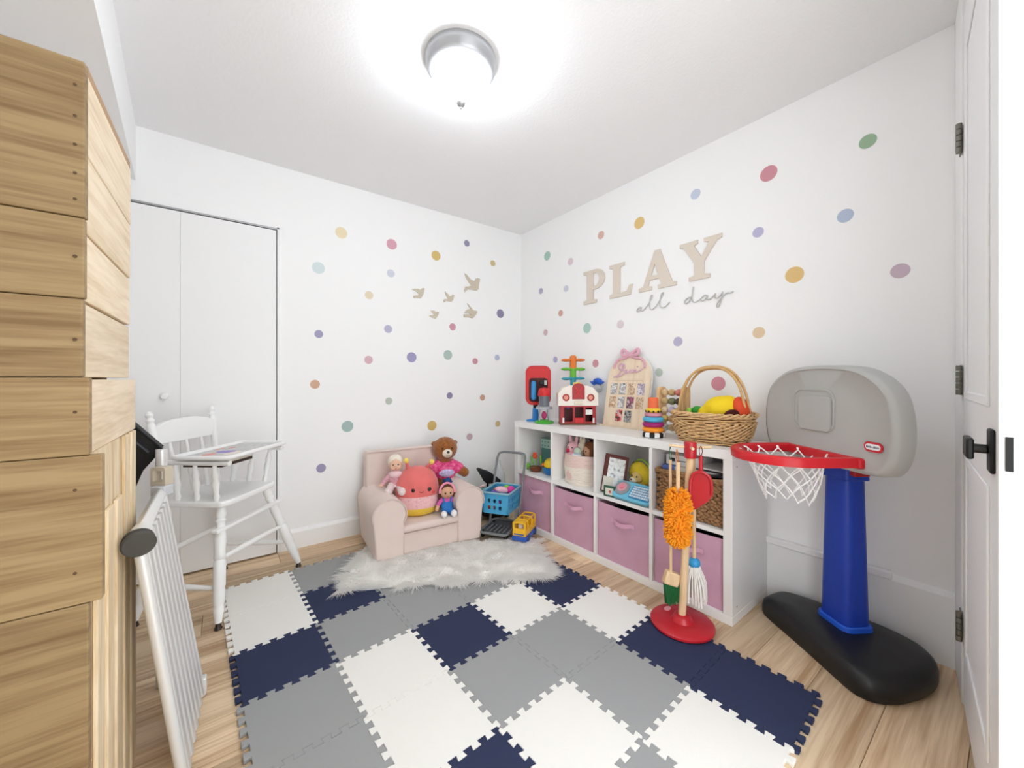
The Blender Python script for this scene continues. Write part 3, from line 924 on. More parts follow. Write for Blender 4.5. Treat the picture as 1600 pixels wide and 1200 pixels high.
for nm, lab, c, x, y, z, r in (
    ('ball', 'orange ball in the cart at the left rim', (226, 110, 44), -0.050, 0.005, 0.108, 0.024),
    ('ball', 'lime green ball at the back of the cart', (126, 196, 60), 0.010, 0.045, 0.116, 0.028),
    ('ball', 'magenta ball in the cart, the largest by the right rim', (212, 48, 150), 0.055, 0.010, 0.118, 0.032),
    ('ball', 'purple ball in the cart beside the blue one', (106, 84, 176), -0.035, -0.072, 0.108, 0.028),
    ('ball', 'bright blue ball at the front of the cart', (48, 128, 214), 0.028, -0.090, 0.098, 0.028)):
    o = MB().ell((0, 0, 0), r, seg=18, rings=10).build(nm, mat('ball_%d_%d' % (c[0], c[1]), c, 0.45), angle=180)
    o.location = in_cart(x, y, z)
    tag(o, lab, 'ball', 'play balls in the cart')
o = MB().ell((0, 0, 0), (0.052, 0.040, 0.022), (0.1, 0.2, 0)).build('soft_block', blotch('pink_cloth_print', [(240, 176, 200), (246, 200, 216), (236, 160, 170)], 50), angle=180)
o.location = in_cart(0.006, -0.035, 0.130); tag(o, 'soft pink cloth toy on top of the balls in the cart', 'toy')
for x, y, z, r, c, cn, wh in ((-0.05, 0.06, 0.035, 0.03, (226, 110, 44), 'orange', 'back left corner'), (0.02, 0.05, 0.03, 0.028, (48, 128, 214), 'blue', 'rear wall'), (-0.02, -0.02, 0.03, 0.028, (212, 48, 150), 'magenta', 'middle'), (0.05, -0.05, 0.028, 0.026, (126, 196, 60), 'lime', 'right wall slots'), (-0.05, -0.09, 0.028, 0.026, (226, 110, 44), 'orange', 'front wall slots')):
    o = MB().ell((0, 0, 0), r, seg=14, rings=8).build('ball', mat('ball_%d_%d' % (c[0], c[1]), c, 0.45), angle=180)
    o.location = in_cart(x, y, z)
    tag(o, '%s ball in the lower layer of the cart, seen through the %s' % (cn, wh), 'ball', 'play balls under the top layer in the cart')

# black and teal toy half hidden behind the cart
TEAL = mat('teal_plastic', (118, 176, 170), 0.45)
rd = thing('ride_on_toy', 'teal and black toy with a black fin, half hidden behind the cart', 'toy', (1.69, 2.56, 0), -20)
MB().ell((0, 0, 0.16), (0.105, 0.13, 0.085)).build('body', TEAL, rd)
MB().ell((0.02, -0.03, 0.060), (0.12, 0.13, 0.050)).build('underside', BLACK, rd)
MB().lathe([(0.0, -.012), (.045, -.012), (.05, 0), (.045, .012), (0, .012)], (-0.10, -0.06, 0.0505), 20, axis_matrix((1, 0, 0))).build('wheel', BLACK, rd)
MB().lathe([(0.0, -.012), (.045, -.012), (.05, 0), (.045, .012), (0, .012)], (0.12, -0.06, 0.0505), 20, axis_matrix((1, 0, 0))).build('wheel', BLACK, rd)
fin = [(-0.115, 0.19), (-0.105, 0.195), (-0.03, 0.165), (0.03, 0.125), (0.075, 0.085), (0.06, 0.07), (0.02, 0.075), (-0.03, 0.07), (-0.06, 0.095), (-0.085, 0.14)]
outline('fin', [fin], 0.010, up(0.0, -0.05, 0.205), BLACK, rd, bevel=0.004)
MB().rod((-0.03, -0.05, 0.225), (-0.03, -0.05, 0.285), 0.009).ell((-0.035, -0.055, 0.232), 0.017).build('fin_stem', BLACK, rd)
MB().ell((-0.065, -0.06, 0.262), (0.018, 0.016, 0.012)).ell((-0.085, -0.055, 0.255), (0.014, 0.014, 0.009)).build('flower', blotch('pale_petals', [(240, 232, 228), (222, 170, 178), (246, 240, 236)], 60), rd)
cl = thing('clear_bottle', 'pale clear plastic toy bottle standing behind the cart handle', 'toy', (1.80, 2.60, 0.0), 0)
CLEAR = mat('clear_plastic', (214, 220, 222), 0.15, alpha=0.45)
MB().lathe([(0.0, 0.001), (0.055, 0.002), (0.06, 0.02), (0.058, 0.29), (0.045, 0.345), (0.018, 0.385), (0.016, 0.41)], seg=20).build('bottle', CLEAR, cl)
MB().lathe([(0.019, 0.400), (0.019, 0.425), (0.0, 0.426)], seg=16).build('lid', mat('pale_grey_plastic', (196, 198, 200), 0.4), cl)

# ------------------------------------------------------------------ yellow toy bus
YEL = mat('bus_yellow', (238, 184, 40), 0.4)
BLU = mat('bus_blue', (46, 92, 178), 0.4)
bz = RUGZ + 0.006
bu = thing('toy_bus', 'yellow and blue toy bus with open roof at the rug corner', 'toy bus', (1.612, 2.022, bz), -59)
# local: length along y (front -y), width x
MB().span(-0.050, 0.050, -0.105, 0.110, 0.010, 0.042).build('chassis', BLU, bu, bevel=0.006)
for sx in (-1, 1):
    for yy in (-0.062, 0.066):
        MB().lathe([(0.0, -.007), (.019, -.007), (.022, -.003), (.022, .003), (.019, .007), (0, .007)], (sx * 0.050, yy, 0.0225), 16, axis_matrix((1, 0, 0))).build('wheel', mat('wheel_blue', (36, 64, 130), 0.5), bu)
MB().span(-0.046, 0.046, -0.100, -0.088, 0.042, 0.078).span(-0.046, 0.046, 0.094, 0.105, 0.042, 0.095).span(-0.046, -0.036, -0.09, 0.095, 0.042, 0.080).span(0.036, 0.046, -0.09, 0.095, 0.042, 0.080).span(-0.036, 0.036, -0.09, 0.095, 0.042, 0.048).build('body', YEL, bu, bevel=0.004)
fw_ = outline('windshield_frame', [rrect(0.092, 0.058, 0.014, 3, 0, 0.029), rrect(0.066, 0.034, 0.008, 3, 0, 0.030)], 0.012, up(0, -0.092, 0.076), YEL, bu)
MB().span(-0.040, 0.040, -0.086, -0.050, 0.126, 0.134).build('cab_roof', YEL, bu, bevel=0.003)
for yy in (-0.045, 0.03, 0.098):
    MB().tube(smooth_path([(-0.041, yy, 0.078), (-0.041, yy, 0.118), (-0.030, yy, 0.131), (0.030, yy, 0.131), (0.041, yy, 0.118), (0.041, yy, 0.078)], 4), 0.0055, 8).build('roof_bar', YEL, bu)
for s in (-1, 1):
    MB().tube([(s * 0.036, -0.06, 0.130), (s * 0.036, 0.098, 0.130)], 0.0055, 8).build('roof_rail', YEL, bu)
MB().ell((0, -0.064, 0.092), (0.018, 0.016, 0.022)).ell((0, -0.064, 0.064), (0.022, 0.018, 0.022)).build('driver', mat('driver_cream', (226, 220, 214), 0.6), bu)
MB().span(-0.034, 0.034, -0.1015, -0.0995, 0.050, 0.058).build('bumper_stripe', BLU, bu)
# ------------------------------------------------------------------ pine board unit at the left
PINEX = wood('pine_board_shaded', (166, 141, 102), (130, 103, 70), stretch=(0.7, 15, 15), scale=2.0, rough=0.55, tint=0.12)  # front boards: shade on the face turned from the lamp put into the colour
PINEY = wood('pine_side_lit', (238, 220, 192), (216, 192, 156), stretch=(14, 0.9, 14), scale=2.0, rough=0.55, tint=0.10)  # same timber on the lamp side, its lit look put into a paler colour
PINEZ = wood('pine_end', (238, 220, 188), (212, 184, 142), stretch=(22, 22, 1.4), scale=2.6, rough=0.6, tint=0.08)
pu = thing('pine_board_unit', 'tall unit of overlapping raw pine boards filling the left edge', 'wooden unit', (-0.22, 1.094, 0))
def pspan(x0, x1, y0, y1, z0, z1): return MB().span(x0 + 0.22, x1 + 0.22, y0 - 1.094, y1 - 1.094, z0, z1)
UX0 = -0.655
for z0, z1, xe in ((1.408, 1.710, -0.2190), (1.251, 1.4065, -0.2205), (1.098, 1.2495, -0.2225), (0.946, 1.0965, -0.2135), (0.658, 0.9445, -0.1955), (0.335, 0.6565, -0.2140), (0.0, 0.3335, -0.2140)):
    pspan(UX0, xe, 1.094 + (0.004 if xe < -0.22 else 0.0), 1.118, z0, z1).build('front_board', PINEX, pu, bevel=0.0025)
for z0, z1, xe, y1 in ((1.542, 1.702, -0.2215, 1.560), (1.386, 1.5405, -0.2225, 1.560), (1.250, 1.381, -0.2235, 1.560), (1.097, 1.244, -0.2250, 1.560), (0.946, 1.092, -0.2155, 1.590)):
    pspan(xe - 0.022, xe, 1.1185, y1, z0, z1).build('side_board', PINEY, pu, bevel=0.002)
pspan(-0.262, -0.2235, 1.135, 1.566, 1.7025, 1.726).build('top_batten', mat('brown_batten', (176, 140, 104), 0.6), pu, bevel=0.001)
for k, (x0, x1) in enumerate(((-0.262, -0.2385), (-0.2375, -0.2165))):
    pspan(x0, x1 if k == 0 else -0.2185, 1.1185, 1.50 + 0.085 * k, 0.0, 0.9445).build('upright', PINEZ, pu, bevel=0.003)
for yy in (1.17, 1.26, 1.35, 1.44, 1.53):
    pspan(-0.2180, -0.2100, yy - 0.030, yy + 0.030, 0.0, 0.9445 if yy > 1.4 else 0.80).build('edge_strip', PINEZ, pu, bevel=0.002)
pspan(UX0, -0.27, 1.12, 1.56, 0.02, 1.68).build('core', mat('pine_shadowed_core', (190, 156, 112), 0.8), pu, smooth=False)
for zz in (1.66, 1.60, 1.545, 1.49, 1.44, 1.33, 1.17, 1.03, 0.88, 0.72):
    MB().lathe([(0.0032, 0), (0.0030, 0.0012)], (-0.012, -0.0002 + 0.001, zz), 8, axis_matrix((0, -1, 0))).build('nail', mat('dark_nail', (92, 70, 48), 0.6), pu)

# ------------------------------------------------------------------ folded ribbed platform
ALU = mat('white_aluminium', (226, 226, 224), 0.35, metal=0.25)
RIBM = mat('ribbed_deck', (206, 205, 202), 0.4, metal=0.2)
fp = thing('folding_platform', 'folded white metal step platform with ribbed deck leaning on the pine unit', 'folding step', (-0.08, 1.52, 0))
def fpl(x, y, z): return Vector((x + 0.08, y - 1.52, z))
NT, FT, NB, FB = fpl(-0.176, 1.335, 0.690), fpl(-0.170, 1.715, 0.715), fpl(-0.088, 1.345, 0.004), fpl(-0.066, 1.700, 0.004)
def quad(u, v): return (NT * (1 - u) + FT * u) * (1 - v) + (NB * (1 - u) + FB * u) * v
nrm = (FT - NT).cross(NB - NT).normalized()
if nrm.x < 0: nrm = -nrm
mb = MB()
c = [quad(0.03, 0.02), quad(0.97, 0.02), quad(0.97, 0.98), quad(0.03, 0.98)]
mb.add([p - nrm * 0.012 for p in c] + [p for p in c], [(3, 2, 1, 0), (4, 5, 6, 7), (0, 1, 5, 4), (1, 2, 6, 5), (2, 3, 7, 6), (3, 0, 4, 7)])
mb.build('deck', RIBM, fp, smooth=False)
for k in range(7):
    u = 0.10 + 0.80 * k / 6
    MB().tube([quad(u, 0.03) + nrm * 0.002, quad(u, 0.97) + nrm * 0.002], 0.0165, 8, flat=0.75).build('rib', RIBM, fp)
for u in (0.0, 1.0):
    MB().tube([quad(u, 0.0), quad(u, 1.0)], 0.013, 10).build('side_rail', ALU, fp)
MB().tube([NT - nrm * 0.004, FT - nrm * 0.004], 0.020, 4).build('top_rail', ALU, fp, bevel=0.004)
MB().tube([NT + (FT - NT) * 0.02, NT + (FT - NT) * 0.14], 0.0235, 12).build('sleeve', ALU, fp)
d = (NT - FT).normalized()
MB().lathe([(0.0, 0), (0.031, 0.0), (0.032, 0.006), (0.026, 0.008), (0.026, 0.013), (0.032, 0.015), (0.033, 0.024), (0.030, 0.027), (0.0, 0.028)], NT + d * 0.002, 28, axis_matrix((d + Vector((0.25, -0.1, -0.15))).normalized())).build('end_cap', mat('dark_grey_rubber', (72, 70, 66), 0.6), fp)
BEI = mat('beige_plastic', (196, 184, 164), 0.5)
bk = outline('bracket', [rrect(0.052, 0.066, 0.008, 3), rrect(0.034, 0.036, 0.004, 2, 0, 0.004)], 0.030, Matrix.Translation(fpl(-0.172, 1.745, 0.765)) @ Matrix.Rotation(math.radians(-40), 4, 'Z') @ UP_FRONT, BEI, fp)
MB().box(fpl(-0.170, 1.73, 0.722), (0.044, 0.04, 0.034), (0, 0, -0.5)).build('bracket_foot', mat('pale_grey_plastic', (196, 198, 200), 0.4), fp, bevel=0.004)
MB().rod(fpl(-0.182, 1.845, 0.002), fpl(-0.184, 1.85, 0.842), 0.0165, seg=14).build('rear_leg', ALU, fp)
MB().rod(fpl(-0.182, 1.845, 0.46), FT - Vector((0, 0, 0.2)), 0.008, seg=8).build('brace', ALU, fp)
MB().box(FB + Vector((0.004, 0.012, 0.03)), (0.02, 0.03, 0.05)).build('foot', ALU, fp, bevel=0.004)

bp_ = thing('folded_black_panel', 'black slanted panel sticking out between the pine unit and the high chair', 'panel', (-0.30, 1.92, 0))
outline('panel', [[(-0.06, 1.045), (0.113, 0.838), (0.117, 0.822), (0.098, 0.812), (0.060, 0.76), (0.005, 0.60), (0.000, 0.0), (-0.09, 0.0), (-0.09, 1.0)]], 0.018, up(0, 0, 0), BLACK, bp_)
MB().tube([(-0.055, -0.014, 1.048), (0.112, -0.014, 0.842)], 0.0075, 8).build('top_bar', mat('charcoal_plastic', (44, 44, 47), 0.5), bp_)
MB().tube([(-0.04, -0.014, 0.965), (0.075, -0.014, 0.826)], 0.0075, 8).build('cross_bar', mat('charcoal_plastic', (44, 44, 47)), bp_)

# ------------------------------------------------------------------ white wooden high chair
HW = mat('white_gloss_paint', (243, 243, 241), 0.35, spec=0.45)
hc = thing('high_chair', 'white wooden high chair with turned legs, spindle back and tray', 'high chair', (-0.029, 2.412, 0), 52)
SZ, TZ = 0.540, 0.745
seat_o = [(-0.185, -0.165), (0.185, -0.165), (0.172, 0.15), (-0.172, 0.15)]
so = []
for (x, y) in smooth_path([(a, b, 0) for a, b in [(-0.19, -0.12), (-0.172, -0.17), (-0.1, -0.182), (0.1, -0.182), (0.172, -0.17), (0.19, -0.12), (0.18, 0.12), (0.14, 0.165), (-0.14, 0.165), (-0.18, 0.12)]], 4, True) and [(p.x, p.y) for p in smooth_path([(a, b, 0) for a, b in [(-0.19, -0.12), (-0.172, -0.17), (-0.1, -0.182), (0.1, -0.182), (0.172, -0.17), (0.19, -0.12), (0.18, 0.12), (0.14, 0.165), (-0.14, 0.165), (-0.18, 0.12)]], 4, True)]:
    so.append((x, y))
MB().prism(so, SZ - 0.028, SZ).build('seat', HW, hc, bevel=0.008, bseg=3)
LEG = [(0, 0.012), (0.03, 0.017), (0.10, 0.021), (0.13, 0.016), (0.15, 0.022), (0.17, 0.016), (0.30, 0.024), (0.42, 0.021), (0.46, 0.024), (0.48, 0.019), (0.50, 0.024), (0.70, 0.0245), (0.72, 0.021), (0.74, 0.024), (0.84, 0.022), (0.86, 0.018), (0.88, 0.0215), (0.97, 0.015), (1.0, 0.013)]
tops = [(-0.145, -0.130), (0.150, -0.130), (-0.135, 0.120), (0.140, 0.120)]
feet = [(-0.235, -0.188), (0.325, -0.215), (-0.225, 0.195), (0.285, 0.190)]
def legpt(k, z):
    a, b = tops[k], feet[k]
    t = (SZ - 0.02 - z) / (SZ - 0.02 - 0.028)
    return Vector((a[0] + (b[0] - a[0]) * t, a[1] + (b[1] - a[1]) * t, z))
for k in range(4):
    lg = MB().turned(legpt(k, SZ - 0.02), legpt(k, 0.028), LEG, 14).build('leg', HW, hc)
    f = legpt(k, 0.028)
    MB().lathe([(0.013, 0.0), (0.016, 0.004), (0.012, 0.012), (0.010, 0.030)], (f.x, f.y, 0.0008), 12).build('glide', mat('dark_caster_metal', (70, 64, 58), 0.4, metal=0.6), lg)
STR = [(0, 0.008), (0.1, 0.010), (0.42, 0.0135), (0.5, 0.0145), (0.58, 0.0135), (0.9, 0.010), (1, 0.008)]
def stretcher(p, q, name='stretcher'):
    return MB().turned(p, q, STR, 10).build(name, HW, hc)
o = legpt(0, 0.415); p = legpt(1, 0.415)
MB().box((o + p) / 2 + Vector((0, -0.012, 0)), ((p - o).length + 0.10, 0.03, 0.016), (0, 0, math.atan2(p.y - o.y, p.x - o.x))).build('footrest', HW, hc, bevel=0.004)
stretcher(legpt(0, 0.285), legpt(1, 0.275))
stretcher(legpt(0, 0.165), legpt(2, 0.165)); stretcher(legpt(1, 0.165), legpt(3, 0.165)); stretcher(legpt(2, 0.28), legpt(3, 0.28))
POST = [(0, 0.013), (0.06, 0.017), (0.10, 0.012), (0.25, 0.016), (0.36, 0.012), (0.40, 0.017), (0.44, 0.013), (0.52, 0.016), (0.60, 0.015), (0.64, 0.018), (0.68, 0.014), (0.84, 0.0165), (0.87, 0.012), (0.90, 0.017), (0.93, 0.011), (0.96, 0.0155), (0.985, 0.011), (1, 0.004)]
bp = [(-0.158, 0.128, SZ - 0.005), (0.158, 0.128, SZ - 0.005)]
bt = [(-0.178, 0.180, 0.945), (0.178, 0.180, 0.945)]
for k in range(2):
    MB().turned(bp[k], bt[k], POST, 14).build('back_post', HW, hc)
cr = [(-0.172, 0.795), (0.172, 0.795), (0.172, 0.870), (0.12, 0.888), (0.05, 0.900), (-0.05, 0.900), (-0.12, 0.888), (-0.172, 0.870)]
outline('crest_rail', [cr], 0.018, Matrix.Translation((0, 0.1665, 0)) @ UP_FRONT, HW, hc, bevel=0.003)
SPN = [(0, 0.007), (0.15, 0.010), (0.3, 0.0075), (0.38, 0.012), (0.46, 0.008), (0.6, 0.0115), (0.8, 0.009), (1, 0.006)]
for x in (-0.085, 0.0, 0.085):
    MB().turned((x, 0.125, SZ - 0.004), (x * 1.06, 0.165, 0.80), SPN, 10).build('back_spindle', HW, hc)
for s in (-1, 1):
    arm = MB().tube(smooth_path([(s * 0.166, 0.152, 0.715), (s * 0.185, 0.05, 0.716), (s * 0.195, -0.10, 0.716), (s * 0.190, -0.205, 0.716)], 5), 0.015, 8, flat=0.75).build('armrest', HW, hc)
    for yy in (-0.125, -0.035, 0.055):
        MB().turned((s * 0.165, yy, SZ - 0.004), (s * 0.190, yy - 0.01, 0.708), [(0, 0.008), (0.12, 0.014), (0.22, 0.010), (0.5, 0.0165), (0.62, 0.011), (0.7, 0.015), (0.85, 0.010), (1, 0.008)], 12).build('arm_spindle', HW, arm)
tray = MB().prism(rrect(0.43, 0.255, 0.03, 4, 0, -0.085), TZ - 0.013, TZ - 0.003).build('tray', HW, hc, bevel=0.003)
MB().tube([(x, y, TZ - 0.002) for x, y in rrect(0.43, 0.255, 0.03, 4, 0, -0.085)], 0.010, 8, closed=True).build('tray_rim', HW, tray)
ART = mat('newsprint', (206, 206, 204), 0.9, var=0.12, scale=40)
hp = (-0.029, 2.412)
def on_tray(x, y, z=0.0):
    a = math.radians(52)
    return (hp[0] + math.cos(a) * x - math.sin(a) * y, hp[1] + math.sin(a) * x + math.cos(a) * y, TZ - 0.003 + z)
art = thing('painted_paper', 'sheet of paper with pink and purple paint strokes on the high chair tray', 'paper', on_tray(0.01, -0.085, 0.0006), 52)
MB().prism(rrect(0.375, 0.20, 0.004, 2), 0, 0.0012).build('sheet', ART, art, smooth=False)
for nm, col, x, y, w, h in (('paint_stroke', (226, 160, 150), -0.145, 0.02, 0.07, 0.045), ('paint_stroke', (158, 142, 206), -0.075, -0.005, 0.065, 0.085), ('paint_stroke', (230, 170, 158), -0.01, 0.075, 0.06, 0.02), ('paint_stroke', (236, 226, 214), -0.10, -0.06, 0.10, 0.05), ('paint_stroke', (222, 150, 140), 0.03, 0.045, 0.05, 0.018)):
    MB().prism(circle(w / 2, 14, x, y, h / 2), 0.0012, 0.0018).build(nm, mat('paint_%d_%d' % (col[0], col[1]), col, 0.7), art, smooth=False)
bk2 = thing('picture_book', 'dark brown and green book held under the high chair tray', 'book', on_tray(-0.082, -0.06, -0.047), 52)
MB().span(-0.085, 0.115, -0.09, 0.09, -0.004, 0.010).build('cover', blotch('dark_book_cover', [(58, 40, 32), (70, 50, 40), (52, 60, 40)], 20), bk2, bevel=0.001)
MB().span(-0.083, 0.113, -0.088, 0.088, 0.0102, 0.022).build('pages', mat('paper_edge', (226, 220, 206), 0.9), bk2)
MB().span(-0.085, -0.02, -0.091, 0.09, 0.0222, 0.030).build('green_cover', mat('olive_cover', (92, 108, 64), 0.7), bk2)
# ------------------------------------------------------------------ toy basketball hoop
HG = mat('grey_backboard_plastic', (178, 178, 175), 0.5, spec=0.35)
HGL = mat('grey_ridge', (150, 150, 148), 0.5)
HR = mat('red_plastic', (200, 30, 40), 0.38)
HB = mat('royal_blue_plastic', (28, 62, 170), 0.4)
HBL = mat('bright_blue_plastic', (34, 90, 206), 0.4)
HK = mat('black_plastic', (22, 22, 23), 0.42, spec=0.45)
HC = Vector((1.93, 0.48, 0))
hp_ = thing('toy_basketball_hoop', 'toy basketball hoop with grey backboard, red rim and black base by the door', 'basketball hoop', HC, -124)
hth = math.radians(-124)
def hl(X, Y):
    r = Vector((X - HC.x, Y - HC.y))
    return (math.cos(hth) * r.x + math.sin(hth) * r.y, -math.sin(hth) * r.x + math.cos(hth) * r.y)
foot = [(1.985, 0.715), (2.005, 0.738), (2.04, 0.742), (2.12, 0.725), (2.155, 0.69), (2.168, 0.60), (2.172, 0.45), (2.168, 0.33), (2.135, 0.235), (2.08, 0.195), (2.02, 0.187), (1.92, 0.200), (1.80, 0.252), (1.752, 0.295), (1.738, 0.335), (1.756, 0.385), (1.86, 0.53), (1.955, 0.672)]
fo = [hl(*p) for p in foot]
fs = [(p.x, p.y) for p in smooth_path([(a, b, 0) for a, b in fo], 3, True)]
def inset(poly, k):
    cx = sum(p[0] for p in poly) / len(poly); cy = sum(p[1] for p in poly) / len(poly)
    return [(cx + (p[0] - cx) * k, cy + (p[1] - cy) * k) for p in poly]
mb = MB()
loops = [(0.97, 0.001), (1.0, 0.014), (1.0, 0.045), (0.975, 0.068), (0.92, 0.082), (0.84, 0.090), (0.5, 0.098)]
n = len(fs); vs = []; fc = []
for kx, z in loops:
    vs += [(x, y, z) for x, y in inset(fs, kx)]
for i in range(len(loops) - 1):
    for k in range(n):
        k2 = (k + 1) % n
        fc.append((i * n + k, i * n + k2, (i + 1) * n + k2, (i + 1) * n + k))
fc += [tuple(reversed(range(n))), tuple((len(loops) - 1) * n + k for k in range(n))]
mb.add(vs, fc); me = mb.mesh('base')
bm = bmesh.new(); bm.from_mesh(me); bmesh.ops.recalc_face_normals(bm, faces=bm.faces); bm.to_mesh(me); bm.free()
from_mesh('base', me, HK, hp_, angle=60)
px, py = hl(2.035, 0.447)
def pill(z0, w0, d0, z1, w1, d1, name, m, r=0.03):
    a, b = rrect(w0, d0, r, 4, px, py), rrect(w1, d1, r, 4, px, py)
    n = len(a)
    vs = [(x, y, z0) for x, y in a] + [(x, y, z1) for x, y in b]
    f = [tuple(reversed(range(n))), tuple(range(n, 2 * n))] + [(k, (k + 1) % n, n + (k + 1) % n, n + k) for k in range(n)]
    return MB().add(vs, f).build(name, m, hp_, bevel=0.004, angle=50)
pill(0.094, 0.150, 0.130, 0.118, 0.146, 0.126, 'collar', HBL)
pill(0.116, 0.132, 0.112, 0.700, 0.112, 0.094, 'column', HB)
pill(0.690, 0.128, 0.110, 0.770, 0.122, 0.100, 'column_head', HB, 0.02)
MB().box((px + 0.070, py - 0.006, 0.738), (0.030, 0.062, 0.052)).build('red_clip', mat('dark_red_plastic', (168, 22, 28), 0.4), hp_, bevel=0.004)
bo = [(-0.20, -0.028), (0.0, -0.028), (0.20, -0.028), (0.268, -0.008), (0.302, 0.072), (0.302, 0.185), (0.272, 0.275), (0.19, 0.337), (0.08, 0.360), (-0.08, 0.360), (-0.19, 0.337), (-0.272, 0.275), (-0.302, 0.185), (-0.302, 0.072), (-0.268, -0.008)]
bs = [(p.x, p.y) for p in smooth_path([(a, b, 0) for a, b in bo], 5, True)]
cx_, cz_ = 0, 0.178
def ins2(k): return [(cx_ + (x - cx_) * k, cz_ + (z - cz_) * k) for x, z in bs]
loops = [(0.94, 0.036), (1.0, 0.028), (1.0, -0.022), (0.965, -0.034), (0.925, -0.036), (0.90, -0.030), (0.5, -0.029)]
vs, fc = [], []
n = len(bs)
for kx, y in loops:
    vs += [(x, y, 0.785 + z) for x, z in ins2(kx)]
for i in range(len(loops) - 1):
    for k in range(n):
        k2 = (k + 1) % n
        fc.append((i * n + k, i * n + k2, (i + 1) * n + k2, (i + 1) * n + k))
fc += [tuple(range(n)), tuple((len(loops) - 1) * n + k for k in range(n))]
me = MB().add(vs, fc).mesh('backboard')
bm = bmesh.new(); bm.from_mesh(me); bmesh.ops.recalc_face_normals(bm, faces=bm.faces); bm.to_mesh(me); bm.free()
bb_ = from_mesh('backboard', me, HG, hp_, angle=50)
outline('target_ridge', [rrect(0.205, 0.170, 0.045, 6), rrect(0.190, 0.155, 0.040, 6)], 0.006, up(-0.03, -0.031, 0.785 + 0.185), HG, bb_)
outline('target_panel', [rrect(0.150, 0.135, 0.022, 5)], 0.008, up(-0.02, -0.031, 0.785 + 0.170), HG, bb_, bevel=0.002)
LGX, LGZ = 0.222, 0.785 + 0.075
lp = outline('logo_badge', [rrect(0.066, 0.034, 0.017, 6)], 0.003, up(LGX, -0.0325, LGZ), mat('badge_red', (196, 36, 52), 0.4), bb_)
outline('logo_field', [rrect(0.052, 0.020, 0.010, 6)], 0.002, up(LGX, -0.0348, LGZ), mat('badge_white', (240, 240, 242), 0.4), lp)
lettering('logo_text', 'little tikes', 0.0115, 0.0008, up(LGX, -0.0362, LGZ), mat('badge_navy', (40, 44, 90), 0.5), lp)
# mounting plate and D-shaped rim
MB().span(-0.16, 0.19, -0.050, 0.05, 0.776, 0.812).build('rim_mount', HR, hp_, bevel=0.008, bseg=3)
RR, RY, RZ = 0.158, -0.190, 0.795
path = [(0.168, -0.03, RZ), (0.164, -0.13, RZ)]
for k in range(1, 16):
    a = PI * k / 16
    path.append((RR * math.cos(a) + 0.004, RY - RR * math.sin(a), RZ))
path += [(-0.156, -0.13, RZ), (-0.152, -0.03, RZ)]
P = smooth_path(path, 3)
vs, fc = [], []
n = len(P)
sec = [(-0.016, -0.016), (0.010, -0.018), (0.017, -0.010), (0.016, 0.012), (0.008, 0.018), (-0.012, 0.018), (-0.018, 0.010)]
for i in range(n):
    t = (P[min(i + 1, n - 1)] - P[max(i - 1, 0)]).normalized()
    o_ = Vector((t.y, -t.x, 0))
    for a, z in sec:
        vs.append(P[i] + o_ * a + Vector((0, 0, z)))
m_ = len(sec)
for i in range(n - 1):
    for k in range(m_):
        fc.append((i * m_ + k, i * m_ + (k + 1) % m_, (i + 1) * m_ + (k + 1) % m_, (i + 1) * m_ + k))
fc += [tuple(range(m_)), tuple((n - 1) * m_ + k for k in reversed(range(m_)))]
me = MB().add(vs, fc).mesh('rim')
bm = bmesh.new(); bm.from_mesh(me); bmesh.ops.recalc_face_normals(bm, faces=bm.faces); bm.to_mesh(me); bm.free()
from_mesh('rim', me, HR, hp_, angle=50)
# net: two families of cords crossing into diamonds
NETM = mat('white_net_cord', (246, 246, 246), 0.8)
mb = MB()
K = 12
rn = random.Random(9)
jit = [rn.uniform(-0.02, 0.02) for _ in range(K)]
def netp(ang, lv):
    t = lv / 5
    r = (RR - 0.02) * (1 - 0.42 * t) + 0.004 * math.sin(5 * ang + lv)
    if lv == 5: r *= 0.94
    z = RZ + 0.004 - 0.175 * t - (0.012 * math.sin(3 * ang + 1) * t)
    return Vector((0.004 + r * math.cos(ang), RY + 0.01 + r * math.sin(ang) * 0.98 + 0.02 * t, z))
for k in range(K):
    for fam in (-1, 1):
        pts = [netp(2 * PI * (k + fam * lv * 0.5) / K + jit[(k + lv) % K] * lv * .5, lv) for lv in range(6)]
        pts = [Vector((0.004 + (RR - 0.012) * math.cos(2 * PI * k / K), RY + (RR - 0.012) * math.sin(2 * PI * k / K) if math.sin(2 * PI * k / K) < 0.3 else netp(2 * PI * k / K, 0).y, RZ + 0.012))] + pts
        mb.tube(smooth_path(pts, 3), 0.0027, 5)
tag(mb.build('net', NETM, hp_), kind='stuff')

# ------------------------------------------------------------------ broom set on its stand
BX, BY, BZ0 = 1.612, 0.908, MATH + 0.0008
WOODH = wood('beech_dowel', (232, 202, 162), (214, 178, 134), stretch=(20, 20, 2), scale=2, rough=0.5, tint=0.06)
RED = mat('glossy_red_wood', (186, 30, 42), 0.3, spec=0.5)
bs_ = thing('broom_stand', 'toy cleaning stand with red round base and wooden post before the shelf', 'toy stand', (BX, BY, BZ0))
MB().lathe([(0.0, 0.0), (0.124, 0.0), (0.131, 0.006), (0.131, 0.014), (0.124, 0.020), (0.045, 0.021), (0.040, 0.030), (0.034, 0.042), (0.026, 0.046), (0.0, 0.046)], seg=48).build('base', RED, bs_)
MB().prism(circle(0.021, 20, 0.025, 0.085, 0.013), 0.0202, 0.0212).build('oval_label', mat('pale_label', (226, 160, 164), 0.5), bs_)
TOPV = Vector((0.022, -0.026, 0.770))
MB().rod((0, 0, 0.042), TOPV + Vector((0, 0, -0.03)), 0.0155, 0.0165, 16).build('post', WOODH, bs_)
